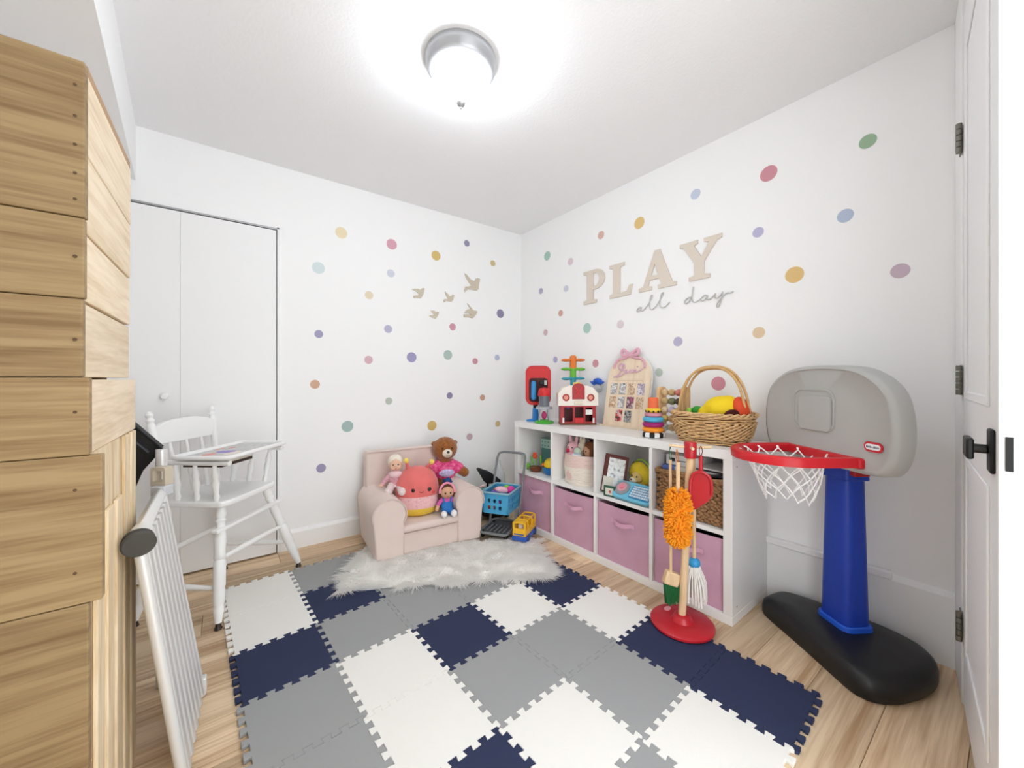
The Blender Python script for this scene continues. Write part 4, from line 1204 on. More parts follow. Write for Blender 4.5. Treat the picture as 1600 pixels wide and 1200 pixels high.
MB().lathe([(0.024, -0.035), (0.026, -0.030), (0.026, 0.030), (0.023, 0.035), (0.0, 0.035)], TOPV, 20).build('top_block', RED, bs_)
uu = Vector((0.598, -0.80, 0)); vv = Vector((-0.80, -0.598, 0))
PEG = mat('pale_peg_wood', (226, 198, 160), 0.5)
for d, L in ((uu, 0.085), (-uu, 0.088), (vv, 0.07)):
    MB().rod(TOPV + d * 0.02 + Vector((0, 0, 0.012)), TOPV + d * L + Vector((0, 0, 0.016)), 0.0065, 0.006, 10).build('peg', PEG, bs_)
def bw(a, b, z): # along picture-right (uu), towards the viewer (vv), height
    p = Vector((BX, BY, 0)) + TOPV * 1.0 + uu * a + vv * b
    return Vector((p.x, p.y, z))
PZ = BZ0 + 0.77
# broom
g = bw(-0.082, 0.0, 0)
t = thing('toy_broom', 'toy broom with wooden head and green bristles hanging at the stand', 'toy broom', (g.x, g.y, 0))
R = Euler((0, 0, math.radians(-36.7))).to_matrix()
MB().rod((0.004, 0.0, 0.235), (0, 0, 0.735), 0.0065, seg=10).build('handle', WOODH, t)
MB().tube(smooth_path([(0, 0, 0.73), (-0.008, 0, 0.76), (0, 0, 0.792), (0.008, 0, 0.76), (0, 0, 0.73)], 5), 0.0016, 5).build('hanging_loop', mat('green_cord', (36, 92, 54), 0.8), t)
MB().box((0.010, 0, 0.205), (0.066, 0.034, 0.058), R @ Euler((0, 0.32, 0)).to_matrix()).build('head', WOODH, t, bevel=0.006)
mb = MB()
rb = random.Random(2)
for i in range(9):
    for j in range(3):
        a, b = -0.028 + 0.007 * i, -0.009 + 0.009 * j
        p0 = R @ Vector((a, b, 0)); p1 = R @ Vector((a * 1.15 + 0.012, b * 1.5, 0))
        mb.rod(Vector((0.006, 0, 0.182 - 0.003 * i * 0)) + p0, Vector((0.008, 0, 0.092 + rb.uniform(-.004, .004) + 0.0012 * i)) + p1, 0.0046, 0.0036, 5)
tag(mb.build('bristles', mat('green_bristle', (28, 98, 52), 0.6), t), kind='stuff')
# duster
g = bw(-0.058, 0.062, 0)
t = thing('toy_duster', 'toy duster with fluffy orange head hanging at the stand', 'toy duster', (g.x, g.y, 0))
MB().rod((0.0, 0, 0.46), (0.012, 0.006, 0.735), 0.0085, seg=10).build('handle', WOODH, t)
MB().tube(smooth_path([(0.012, 0.006, 0.73), (0.004, 0.01, 0.76), (0.012, 0.012, 0.79), (0.02, 0.01, 0.76), (0.012, 0.006, 0.73)], 5), 0.0016, 5).build('hanging_loop', mat('orange_cord', (196, 110, 40), 0.8), t)
mb = MB().cap((0, 0, 0.435), (0, 0, 0.565), 0.043, 0.043)
for i in range(900):
    z = rb.uniform(0, 1); a = rb.uniform(0, 2 * PI)
    h = 0.385 + 0.235 * z
    e = min(1.0, 4.6 * min(z, 1 - z)); rad = 0.053 * math.sqrt(max(0.05, 1 - (1 - e) ** 2)) if e < 1 else 0.053
    n0 = Vector((math.cos(a), math.sin(a), (z - 0.5) * (1.6 if e < 1 else 0.2)))
    p = Vector((math.cos(a) * rad * 0.8, math.sin(a) * rad * 0.8, h))
    q = p + n0.normalized() * rb.uniform(0.008, 0.015) + Vector((rb.uniform(-.004, .004), rb.uniform(-.004, .004), rb.uniform(-.005, .003)))
    mb.cap(p, q, 0.0042, 0.0036, 5)
tag(mb.build('fluffy_head', mat('orange_chenille', (240, 156, 30), 0.9, var=0.12, scale=40), t), kind='stuff')
# dustpan
g = bw(0.036, 0.034, 0)
t = thing('toy_dustpan', 'glossy red toy dustpan hanging at the stand', 'dustpan', (g.x, g.y, 0), -66)
pan = [(-0.010, 0.700), (-0.030, 0.684), (-0.040, 0.650), (-0.042, 0.600), (-0.040, 0.545), (-0.034, 0.532), (-0.022, 0.534), (0.030, 0.580), (0.040, 0.600), (0.042, 0.645), (0.034, 0.680), (0.010, 0.700)]
outline('pan', [pan], 0.006, up(0, 0, 0), RED, t, bevel=0.002)
MB().tube(smooth_path([(-0.040, -0.004, 0.560), (-0.041, -0.008, 0.61), (-0.039, -0.010, 0.655), (-0.029, -0.011, 0.684), (-0.010, -0.012, 0.697), (0.010, -0.012, 0.697), (0.033, -0.010, 0.680), (0.041, -0.008, 0.645), (0.040, -0.004, 0.602)], 4), 0.0062, 8).build('raised_edge', RED, t)
MB().rod((0, 0, 0.695), (0, 0, 0.765), 0.0085, 0.008, 12).build('handle', RED, t)
MB().tube(smooth_path([(0, 0, 0.76), (-0.006, 0, 0.785), (0, 0, 0.806), (0.006, 0, 0.785), (0, 0, 0.76)], 5), 0.0016, 5).build('hanging_loop', mat('red_cord', (120, 30, 34), 0.8), t)
# mop
g = bw(0.020, -0.042, 0)
t = thing('toy_mop', 'toy mop with blue ball head and white yarn hanging behind the post', 'toy mop', (g.x, g.y, 0))
MB().rod((0.004, 0.0, 0.27), (0, 0, 0.745), 0.008, seg=10).build('handle', WOODH, t)
MB().ell((0.004, 0, 0.270), (0.0265, 0.0265, 0.024), seg=20, rings=12).build('blue_ball', mat('sky_blue_paint', (58, 158, 216), 0.35), t)
mb = MB()
for i in range(70):
    a = rb.uniform(0, 2 * PI); r0 = rb.uniform(0.006, 0.022); r1 = rb.uniform(0.02, 0.062)
    zb = rb.uniform(0.088, 0.125)
    p0 = Vector((0.004 + r0 * math.cos(a), r0 * math.sin(a), 0.262)); p1 = Vector((0.004 + (r0 + r1) * 0.62 * math.cos(a), (r0 + r1) * 0.62 * math.sin(a), 0.19)); p2 = Vector((0.004 + r1 * math.cos(a + .1), r1 * math.sin(a + .1) * 0.9, zb))
    mb.tube(smooth_path([p0, p1, p2], 4), 0.0034, 5)
tag(mb.build('yarn_strands', mat('white_mop_yarn', (240, 237, 232), 0.9), t), kind='stuff')
# ------------------------------------------------------------------ things inside the upper cubes
Z1 = 0.4105
FACE = SHELF_ROT
def inshelf(name, label, cat, lx, ly, z=0.0, rz=0.0, group=None):
    return thing(name, label, cat, sh(lx, ly, Z1 + z), FACE + rz, group)
# --- first cube
t = inshelf('mint_box', 'mint green dotted box at the back of the first cube', 'box', 0.130, 0.215, 0.0)
MB().span(-0.06, 0.06, 0, 0.10, 0, 0.149).build('lower_box', mat('teal_box', (90, 140, 136), 0.6), t, bevel=0.002)
MB().span(-0.065, 0.065, -0.005, 0.10, 0.150, 0.222).build('upper_box', mat('mint_card', (166, 206, 196), 0.6), t, bevel=0.002)
for i in range(4):
    for j in range(2):
        MB().lathe([(0.0045, 0), (0.0045, 0.001)], (-0.048 + 0.032 * i, -0.0052, 0.170 + 0.03 * j), 10, axis_matrix((0, -1, 0))).build('dot', mat('dark_teal_dot', (58, 96, 92), 0.6), t)
t = inshelf('toy_dish', 'bright blue toy bowl with a yellow dome in the first cube', 'toy', 0.285, 0.115, 0.0)
MB().lathe([(0, 0.001), (0.045, 0.001), (0.062, 0.02), (0.070, 0.052), (0.066, 0.054), (0.055, 0.02), (0, 0.012)], seg=28).build('bowl', mat('cobalt_blue_plastic', (36, 122, 190), 0.4), t)
MB().lathe([(0.066, 0.054), (0.064, 0.075), (0.050, 0.098), (0.028, 0.112), (0, 0.116)], seg=28, sy=0.8).build('dome', mat('sun_yellow_plastic', (242, 206, 40), 0.4), t)
MB().ell((-0.045, -0.045, 0.066), (0.012, 0.010, 0.012)).build('knob', mat('toy_orange', (224, 120, 44), 0.4), t)
t = inshelf('brown_toy_pot', 'brown toy pot with orange flower and green leaves in the first cube', 'toy', 0.150, 0.080, 0.0)
MB().lathe([(0, 0.001), (0.034, 0.001), (0.046, 0.016), (0.048, 0.032), (0.040, 0.036), (0, 0.034)], seg=24).build('pot', mat('chestnut_plastic', (116, 60, 34), 0.35), t)
MB().tube(smooth_path([(-0.02, 0.02, 0.034), (-0.026, 0.025, 0.07), (-0.022, 0.025, 0.10)], 4), 0.004, 6).build('stem', mat('leaf_green', (110, 186, 62), 0.5), t)
fl_ = MB()
for k in range(6):
    a = 2 * PI * k / 6
    fl_.ell((-0.022 + 0.016 * math.cos(a), 0.012, 0.112 + 0.016 * math.sin(a)), (0.012, 0.006, 0.012), seg=10, rings=6)
blob('flower', fl_, mat('flame_orange', (214, 74, 34), 0.5), t, 0.003)
for x, y, z, r in ((0.022, 0.03, 0.085, 0.0), (-0.062, 0.02, 0.070, 0.5)):
    MB().ell((x, y, z), (0.009, 0.006, 0.036), (0, -r, 0)).build('leaf', mat('leaf_green', (110, 186, 62)), t)
MB().ell((-0.078, 0.0, 0.026), (0.016, 0.014, 0.026)).build('leaf', mat('leaf_green', (110, 186, 62)), t)
# --- second cube: rope basket with plush
t = inshelf('rope_basket', 'cream cotton rope basket with pink upper band in the second cube', 'basket', 0.562, 0.165, 0.0)
ROPE = mat('cream_rope', (236, 226, 214), 0.9, bump=0.3, bscale=300)
ROPEP = mat('blush_rope', (232, 208, 200), 0.9, bump=0.3, bscale=300)
nrow = 20
for r0, r1, m, nm in ((0, 12, ROPE, 'lower_coils'), (12, 20, ROPEP, 'upper_coils')):
    mb = MB()
    for k in range(r0, r1):
        z = 0.006 + k * 0.0092
        R_ = 0.128 + 0.012 * math.sin(k / nrow * PI * 0.9) + (0.006 if k < 2 else 0)
        mb.tube([((R_ * math.cos(a)), (R_ * math.sin(a)), z + 0.003 * math.sin(2 * a + k * .2)) for a in np.linspace(0, 2 * PI, 40, endpoint=False)], 0.0058, 6, closed=True)
    tag(mb.build(nm, m, t), kind='stuff')
MB().lathe([(0, 0.002), (0.122, 0.002), (0.126, 0.10), (0.124, 0.17)], seg=32).build('lining', ROPE, t)
MB().ell((-0.02, -0.137, 0.060), (0.030, 0.007, 0.030)).build('pink_patch', mat('patch_pink', (222, 190, 182), 0.9), t)
def inbasket(name, label, cat, x, y, z, rz=0):
    p = sh(0.562 + x, 0.165 + y, Z1 + z)
    return thing(name, label, cat, p, FACE + rz)
PKP = mat('light_pink_plush', (234, 184, 194), 0.95, bump=0.4, bscale=240, sheen=0.3)
t = inbasket('plush_bunny', 'pink plush bunny peeking out of the rope basket at left', 'plush toy', -0.074, -0.045, 0.165, 10)
b = MB().ell((0, 0, 0.052), (0.044, 0.04, 0.044)).ell((-0.028, 0.01, 0.105), (0.014, 0.01, 0.034), (0, -0.2, 0)).ell((0.020, 0.01, 0.105), (0.014, 0.01, 0.034), (0, 0.2, 0)).ell((0, 0, 0.0), (0.05, 0.045, 0.03)).cap((0.03, -0.03, 0.01), (0.045, -0.055, 0.02), 0.018, 0.016)
blob('body', b, PKP, t, 0.005)
MB().ell((-0.018, -0.035, 0.038), (0.016, 0.010, 0.014)).build('red_heart', mat('raspberry_felt', (190, 40, 76), 0.8), t)
for s in (-1, 1): MB().ell((s * 0.016, -0.038, 0.060), (0.004, 0.003, 0.005)).build('eye', EYE, t)
t = inbasket('plush_doll', 'brown-haired cloth doll face in the rope basket at right', 'doll', 0.050, -0.03, 0.172, -12)
MB().ell((0, 0, 0.040), (0.038, 0.034, 0.042)).build('face', SKIND, t)
b = MB().ell((0.004, 0.010, 0.060), (0.046, 0.036, 0.044)).ell((0.036, 0.0, 0.02), (0.016, 0.022, 0.045))
blob('hair', b, mat('auburn_yarn', (126, 78, 48), 0.9, bump=0.5, bscale=200), t, 0.005)
MB().ell((0, 0, -0.015), (0.046, 0.04, 0.028)).build('body', mat('pale_rose_cloth', (226, 190, 190), 0.9), t)
for s in (-1, 1): MB().ell((-0.006 + s * 0.014, -0.032, 0.040), (0.004, 0.003, 0.005)).build('eye', EYE, t)
t = inbasket('plush_lamb', 'small white and mint plush in the middle of the rope basket', 'plush toy', -0.004, -0.080, 0.160, 0)
MB().ell((0, 0, 0.048), (0.026, 0.022, 0.026)).build('head', mat('mint_plush', (196, 212, 194), 0.95, bump=0.4, bscale=240), t)
MB().ell((0, -0.006, 0.012), (0.042, 0.034, 0.028)).build('body', stripes('white_blue_stripe', (240, 240, 240), (176, 190, 214), 'Z', 22), t)
t = inbasket('plush_cream', 'cream plush at the back of the rope basket between bunny and doll', 'plush toy', -0.015, -0.02, 0.165, 0)
b = MB().ell((0, 0, 0.055), (0.034, 0.03, 0.05)).ell((-0.012, 0, 0.11), (0.012, 0.010, 0.022)).ell((0.018, 0, 0.11), (0.012, 0.010, 0.022))
blob('body', b, CREAM, t, 0.005)
t = inbasket('plush_purple', 'dark plum plush top behind the others in the rope basket', 'plush toy', 0.02, 0.065, 0.155, 0)
MB().ell((0, 0, 0.07), (0.05, 0.035, 0.06)).ell((-0.035, 0, 0.12), (0.016, 0.012, 0.018)).build('body', mat('plum_plush', (112, 62, 76), 0.95), t)
# --- third cube
t = inshelf('framed_print', 'dark red framed print leaning in the third cube', 'framed picture', 0.838, 0.075, 0.0, 30)
TL = Matrix.Rotation(math.radians(-9), 4, 'X') @ Matrix.Rotation(math.radians(8), 4, 'Y')
mb = MB().box((0, 0, 0.115), (0.135, 0.014, 0.225))
me = mb.mesh('frame'); me.transform(TL); from_mesh('frame', me, mat('mahogany', (92, 34, 26), 0.4), t, bevel=0.003)
me = MB().box((0.006, -0.0085, 0.125), (0.096, 0.003, 0.165)).mesh('print'); me.transform(TL)
from_mesh('print', me, blotch('ink_drawing', [(150, 156, 160), (222, 226, 226), (238, 240, 240), (228, 230, 230)], 45), t, smooth=False)
me = MB().box((-0.030, -0.0095, 0.050), (0.060, 0.004, 0.085)).mesh('pale_corner'); me.transform(TL)
from_mesh('pale_corner', me, mat('pale_mat_board', (218, 214, 202), 0.7), t, smooth=False)
t = inshelf('small_picture', 'small green-framed picture standing before the dark red framed print', 'framed picture', 0.872, 0.014, 0.0, 14)
MB().span(-0.036, 0.036, -0.004, 0.006, 0, 0.062).build('frame', mat('bottle_green', (40, 84, 66), 0.5), t, bevel=0.002)
MB().span(-0.024, 0.024, -0.006, -0.004, 0.010, 0.050).build('print', mat('cream_print', (220, 216, 204), 0.7), t, smooth=False)
MB().ell((0.004, -0.0065, 0.030), (0.008, 0.0015, 0.008)).build('red_mark', mat('print_red', (190, 90, 84), 0.6), t)
t = inshelf('toy_keyboard', 'light blue toy keyboard with round dial in the third cube', 'toy', 1.012, 0.062, 0.0, 0)
TK = Matrix.Translation((0, -0.055, 0.002)) @ Matrix.Rotation(math.radians(40), 4, 'X')
def tk(mb, name, m, par, **k):
    me = mb.mesh(name); me.transform(TK); return from_mesh(name, me, m, par, **k)
KB = mat('aqua_plastic', (112, 190, 218), 0.4)
tk(MB().prism(rrect(0.245, 0.118, 0.03, 5, 0, 0.060), 0, 0.022), 'case', KB, t, bevel=0.005, bseg=3)
tk(MB().lathe([(0.046, 0.022), (0.046, 0.027), (0.038, 0.029)], (-0.072, 0.064, 0), 28), 'dial_ring', mat('grey_speaker', (140, 146, 152), 0.6), t)
tk(MB().lathe([(0.030, 0.029), (0.030, 0.032), (0, 0.032)], (-0.072, 0.066, 0), 24), 'dial', stripes('dial_check', (196, 70, 92), (226, 206, 212), 'X', 45), t)
tk(MB().lathe([(0.013, 0.032), (0.012, 0.036), (0, 0.037)], (-0.072, 0.066, 0), 16), 'dial_button', mat('pink_button', (238, 120, 140), 0.4), t)
tk(MB().prism(rrect(0.128, 0.086, 0.010, 4, 0.052, 0.058), 0.022, 0.026), 'key_bed', mat('deep_aqua', (46, 132, 178), 0.4), t)
KEY = mat('pale_key', (206, 224, 236), 0.4)
for r in range(5):
    for c_ in range(8):
        tk(MB().span(-0.004 + c_ * 0.0148, 0.0072 + c_ * 0.0148, 0.022 + r * 0.0155, 0.0325 + r * 0.0155, 0.026, 0.031), 'key', KEY, t, smooth=False)
t = inshelf('plush_lion', 'yellow-maned plush lion with arched green handle in the third cube', 'plush toy', 0.958, 0.185, 0.0, -8)
b = MB().ell((0, 0, 0.045), (0.066, 0.05, 0.045)).cap((-0.03, -0.03, 0.02), (-0.045, -0.07, 0.018), 0.020, 0.018).cap((0.03, -0.03, 0.02), (0.055, -0.065, 0.018), 0.020, 0.018)
blob('body', b, mat('tan_plush', (206, 176, 118), 0.95, bump=0.4, bscale=240), t, 0.006)
b = MB()
for k in range(14):
    a = 2 * PI * k / 14
    b.ell((0.052 * math.cos(a), 0.0, 0.120 + 0.050 * math.sin(a)), (0.026, 0.022, 0.026), seg=10, rings=6)
b.ell((0, 0.0, 0.125), (0.06, 0.03, 0.058))
blob('mane', b, mat('lemon_plush', (240, 212, 60), 0.95, bump=0.5, bscale=200), t, 0.006)
MB().ell((0, -0.026, 0.104), (0.040, 0.022, 0.034)).build('face', mat('butter_plush', (226, 196, 120), 0.95), t)
MB().ell((-0.012, -0.044, 0.088), (0.026, 0.014, 0.017)).build('muzzle', mat('cream_plush', (233, 222, 204)), t)
MB().ell((-0.014, -0.058, 0.095), (0.007, 0.004, 0.005)).build('nose', mat('brown_nose', (120, 60, 56), 0.5), t)
for s in (-1, 1): MB().ell((s * 0.018, -0.046, 0.114), (0.0055, 0.004, 0.006)).build('eye', EYE, t)
ar = [(0.078 * math.cos(a) + 0.004, 0.012, 0.10 + 0.105 * math.sin(a)) for a in np.linspace(0.0, PI, 17)]
MB().tube(ar, 0.0058, 8).build('arch_handle', mat('lime_plastic', (156, 204, 60), 0.4), t)
for k, c_ in ((13, (40, 52, 120)), (14, (200, 44, 60)), (12, (40, 40, 48)), (15, (60, 150, 196))):
    MB().ell(ar[k], (0.013, 0.013, 0.010)).build('bead', mat('bead_%d_%d' % (c_[0], c_[1]), c_, 0.4), t)
t = inshelf('blue_cloth', 'folded blue and white cloth beside the lion plush', 'cloth', 0.905, 0.140, 0.0, 10)
MB().ell((0, 0, 0.022), (0.05, 0.035, 0.022)).build('cloth', stripes('blue_white_cloth', (60, 112, 180), (214, 222, 230), 'X', 12), t)
# --- fourth cube: woven basket of books
t = inshelf('woven_basket', 'brown water hyacinth basket filled with books in the fourth cube', 'basket', 1.329, 0.025, 0.0)
WEAVE = mat('brown_hyacinth', (150, 112, 76), 0.85, var=0.35, scale=60, bump=0.5, bscale=180)
w_, d_, h_ = 0.335, 0.33, 0.205
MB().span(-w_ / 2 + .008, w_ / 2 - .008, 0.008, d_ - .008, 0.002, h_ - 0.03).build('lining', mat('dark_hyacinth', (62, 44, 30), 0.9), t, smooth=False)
mb = MB()
rw = random.Random(4)
rows = 12
for r in range(rows):
    z = 0.011 + r * (h_ - 0.022) / (rows - 1)
    for side in range(3):
        L = w_ if side == 0 else d_
        nn = int(L / 0.030)
        for k in range(nn):
            u = (k + 0.5 + (0.5 if r % 2 else 0)) / nn
            if u > 1: u -= 1
            c0_ = -L / 2 + u * L
            tilt = 0.42 if r % 2 == 0 else -0.30
            ll = L / nn * 0.62
            if side == 0:
                p = (c0_ + rw.uniform(-.002, .002), 0.006 + rw.uniform(-.002, .002), z); R_ = Euler((0, tilt, 0))
                rr_ = (ll, 0.0085, 0.0092)
            else:
                s = -1 if side == 1 else 1
                p = (s * (w_ / 2 - 0.006), d_ / 2 + c0_, z); R_ = Euler((tilt, 0, 0)); rr_ = (0.0085, ll, 0.0092)
            mb.ell(p, rr_, R_, seg=8, rings=5)
tag(mb.build('weave', WEAVE, t), kind='stuff')
mb = MB()
for k in range(2):
    pts = []
    pr_ = rrect(w_ - 0.006, d_, 0.02, 4, 0, d_ / 2)
    dense = smooth_path([(x, y, 0) for x, y in pr_], 4, True)
    for i, p in enumerate(dense):
        ph = i * 0.9 + k * PI
        pts.append((p.x, p.y, h_ + 0.004 + 0.006 * math.sin(ph)))
    mb.tube(pts, 0.009, 7, closed=True)
mb.build('braided_rim', WEAVE, t)
def inb(name, label, cat, x, y, z, rz=0): return thing(name, label, cat, sh(1.329 + x, 0.025 + y, Z1 + z), FACE + rz)
t = inb('white_box', 'white box with a small black mark on the books in the woven basket', 'box', -0.062, 0.07, 0.235, 2)
MB().span(-0.088, 0.088, 0, 0.15, 0, 0.052).build('box', mat('white_card', (232, 230, 230), 0.6), t, bevel=0.002)
MB().span(-0.060, -0.040, -0.0012, 0, 0.018, 0.036).build('logo_mark', mat('ink_black', (44, 44, 50), 0.6), t, smooth=False)
MB().span(-0.030, 0.030, -0.0012, 0, 0.022, 0.026).build('logo_line', mat('ink_grey', (110, 110, 118), 0.6), t, smooth=False)
t = inb('blue_book', 'blue-spined book under the white box in the woven basket', 'book', -0.055, 0.045, 0.212, 3)
MB().span(-0.10, 0.11, 0, 0.17, 0, 0.020).build('pages', mat('paper_edge', (226, 220, 206)), t, bevel=0.001)
MB().span(-0.102, -0.035, -0.003, 0.172, -0.0003, 0.0212).build('cover', mat('cornflower_cover', (92, 120, 196), 0.5), t, bevel=0.003)
t = inb('grey_magazine', 'stack of grey magazines at the right of the woven basket', 'magazines', 0.080, 0.055, 0.216, -6)
for k in range(4):
    MB().box((0, 0.09, 0.005 + 0.0085 * k), (0.150 - 0.006 * k, 0.18, 0.007), (0, 0, 0.03 * (k - 1.5))).build('magazine', mat('mag_%d' % k, [(120, 118, 120), (206, 204, 202), (64, 62, 64), (222, 220, 218)][k], 0.5), t, smooth=False)
t = inb('dark_folder', 'black folder slanting at the right rim of the woven basket', 'folder', 0.11, 0.04, 0.212, -4)
MB().box((0, 0.03, 0.012), (0.09, 0.10, 0.012), (0, -0.22, 0)).build('folder', mat('folder_black', (34, 33, 36), 0.5), t, bevel=0.002)

# ------------------------------------------------------------------ things on top of the shelf
ZT = SH + 0.0006
CAMF = -36.7
def ontop(name, label, cat, X, Y, rz=CAMF, z=0.0):
    return thing(name, label, cat, (X, Y, ZT + z), rz)
# red toy panel on a blue stand (plain, without its character face)
t = ontop('red_toy_set', 'red toy panel with blue tube on a blue stand at the far shelf end', 'toy', 1.90, 2.215)
MB().lathe([(0, 0), (0.055, 0), (0.056, 0.006), (0.045, 0.012), (0.02, 0.016), (0, 0.016)], (-0.035, 0, 0), 28, sy=0.8).build('stand_base', mat('toy_blue', (44, 130, 204), 0.4), t)
MB().lathe([(0.026, 0.012), (0.022, 0.09), (0.02, 0.10)], (-0.02, 0, 0), 18).build('stand_column', mat('toy_blue', (44, 130, 204)), t)
MB().lathe([(0.018, 0.10), (0.018, 0.14)], (-0.02, 0, 0), 14).build('neck', BLACK, t)
outline('panel', [rrect(0.178, 0.285, 0.045, 6, 0, 0.270)], 0.035, up(0, 0, 0), mat('bright_red_toy', (206, 42, 44), 0.5), t, bevel=0.006)
outline('dark_recess', [rrect(0.142, 0.180, 0.025, 5, 0, 0.235)], 0.006, up(0, -0.0235, 0), mat('dark_maroon', (62, 14, 18), 0.6), t)
MB().cap((-0.036, -0.034, 0.180), (-0.036, -0.034, 0.285), 0.021, 0.019).build('blue_tube', mat('toy_blue_light', (60, 146, 210), 0.4), t)
MB().box((0.036, -0.034, 0.290), (0.056, 0.02, 0.030)).build('black_gadget', BLACK, t, bevel=0.004)
MB().box((0.052, -0.0455, 0.290), (0.018, 0.003, 0.034)).build('gadget_screen', mat('pale_screen', (190, 190, 186), 0.4), t)
MB().box((0.030, -0.034, 0.235), (0.030, 0.018, 0.022)).build('yellow_block', mat('toy_mustard', (222, 176, 60), 0.5), t, bevel=0.003)
# small dispenser tower
t = ontop('toy_silo', 'small toy silo with red cap, clear middle and green foot', 'toy', 1.845, 2.085)
MB().lathe([(0.0, 0), (0.068, 0), (0.070, 0.010), (0.055, 0.018), (0.04, 0.024), (0, 0.024)], seg=28).build('green_foot', mat('grass_green_toy', (72, 178, 56), 0.45), t)
for k in range(4):
    a = PI / 4 + PI / 2 * k
    MB().rod((0.05 * math.cos(a), 0.05 * math.sin(a), 0.018), (0.036 * math.cos(a), 0.036 * math.sin(a), 0.105), 0.006).build('leg', mat('silo_grey', (168, 172, 180), 0.4), t)
MB().lathe([(0.058, 0.100), (0.060, 0.108), (0.058, 0.118), (0.040, 0.122)], seg=28).build('ring', mat('silo_grey', (168, 172, 180)), t)
MB().lathe([(0.038, 0.122), (0.039, 0.195)], seg=24).build('clear_drum', mat('smoky_clear', (120, 128, 140), 0.2, alpha=0.75), t)
MB().lathe([(0.044, 0.195), (0.046, 0.205), (0.040, 0.238), (0.028, 0.252), (0, 0.256)], seg=24).build('red_cap', mat('bright_red_toy', (206, 42, 44)), t)
MB().ell((0, 0, 0.055), (0.020, 0.020, 0.030)).build('inner_ball', mat('toy_magenta', (196, 62, 120), 0.4), t)
# ball-ramp tower
t = ontop('ball_ramp', 'toy ball ramp with orange, green and blue trays behind the barn', 'toy', 2.075, 2.02)
MB().lathe([(0, 0), (0.055, 0), (0.055, 0.012), (0.02, 0.02), (0, 0.02)], seg=24).build('base', mat('toy_teal', (60, 160, 180), 0.4), t)
ORG, GRN = mat('toy_orange', (224, 120, 44)), mat('toy_green', (104, 182, 58), 0.4)
MB().lathe([(0.022, 0.02), (0.022, 0.33)], seg=18).build('blue_post', mat('toy_teal', (60, 160, 180)), t)
MB().lathe([(0.024, 0.33), (0.024, 0.395)], seg=18).build('green_post', GRN, t)
MB().lathe([(0.025, 0.395), (0.025, 0.482), (0.018, 0.492), (0, 0.493)], seg=18).build('orange_post', ORG, t)
for z, m, nm, tw in ((0.325, mat('toy_teal', (60, 160, 180)), 'blue_tray', 0.25), (0.395, GRN, 'green_tray', -0.1), (0.462, ORG, 'orange_tray', 0.1)):
    mb = MB()
    for s in (-1, 1):
        mb.ell((s * 0.055 * math.cos(tw), s * 0.055 * math.sin(tw), z - 0.004 + 0.006 * s * tw), (0.038, 0.026, 0.012))
    mb.ell((0, 0, z - 0.003), (0.05, 0.026, 0.014))
    blob(nm, mb, m, t, 0.004)
# toy barn
t = ontop('toy_barn', 'toy barn with white gabled front and red doors on the shelf top', 'toy barn', 1.985, 1.895)
BARNW = mat('barn_white', (238, 230, 220), 0.45); BARNR = mat('barn_red', (166, 26, 34), 0.4); BARND = mat('barn_dark', (92, 14, 22), 0.5)
MB().span(-0.125, 0.125, -0.055, 0.055, 0, 0.012).build('floor_plate', mat('barn_brown', (110, 60, 34), 0.5), t, bevel=0.002)
MB().span(-0.122, -0.112, -0.05, 0.055, 0.012, 0.135).build('side_wall', BARNR, t)
MB().span(0.112, 0.122, -0.05, 0.055, 0.012, 0.135).build('side_wall', BARNR, t)
MB().span(-0.112, 0.112, 0.045, 0.055, 0.012, 0.135).build('rear_wall', BARND, t)
outline('lower_front', [[(-0.122, 0.012), (0.122, 0.012), (0.122, 0.138), (-0.122, 0.138)], rrect(0.062, 0.10, 0.012, 3, -0.068, 0.072), rrect(0.060, 0.108, 0.004, 2, 0.006, 0.070), rrect(0.05, 0.098, 0.01, 3, 0.073, 0.072)], 0.010, up(0, -0.050, 0), BARNR, t)
MB().span(-0.024, 0.036, -0.062, -0.04, 0.012, 0.05).build('ramp', mat('bright_red_toy', (206, 42, 44)), t, bevel=0.003)
MB().span(0.050, 0.096, -0.060, -0.053, 0.072, 0.106).build('white_sign', mat('sign_white', (232, 230, 226), 0.5), t)
MB().ell((-0.066, -0.02, 0.118), (0.016, 0.012, 0.010)).build('purple_light', mat('toy_violet', (110, 80, 176), 0.4), t)
gb = [(-0.135, 0.136), (0.135, 0.136), (0.135, 0.215), (0.105, 0.252), (0.062, 0.268), (-0.062, 0.268), (-0.105, 0.252), (-0.135, 0.215)]
outline('gable', [gb], 0.105, up(0, 0.0, 0), BARNW, t, bevel=0.004)
hd = outline('hay_door', [[(-0.040, 0.180), (0.040, 0.180), (0.040, 0.262), (0.028, 0.280), (0, 0.286), (-0.028, 0.280), (-0.040, 0.262)]], 0.008, up(0, -0.060, 0), BARNR, t, bevel=0.002)
for s in (-1, 1):
    MB().box((0, -0.0675, 0.228), (0.088, 0.003, 0.008), (0, s * 0.95, 0)).build('door_brace', mat('bright_red_toy', (206, 42, 44)), hd)
    w = MB().lathe([(0.024, 0), (0.024, 0.006), (0.017, 0.008), (0.017, 0.004)], (s * 0.085, -0.057, 0.190), 24, axis_matrix((0, -1, 0))).build('round_window', BARNR, t)
    MB().lathe([(0.017, 0), (0.016, 0.004)], (s * 0.085, -0.0575, 0.190), 20, axis_matrix((0, -1, 0))).build('window_pane', mat('peach_pane', (226, 150, 130), 0.4), w)
MB().span(-0.028, 0.028, -0.064, -0.057, 0.142, 0.162).build('name_plate', mat('plate_cream', (226, 216, 196), 0.5), t, bevel=0.002)
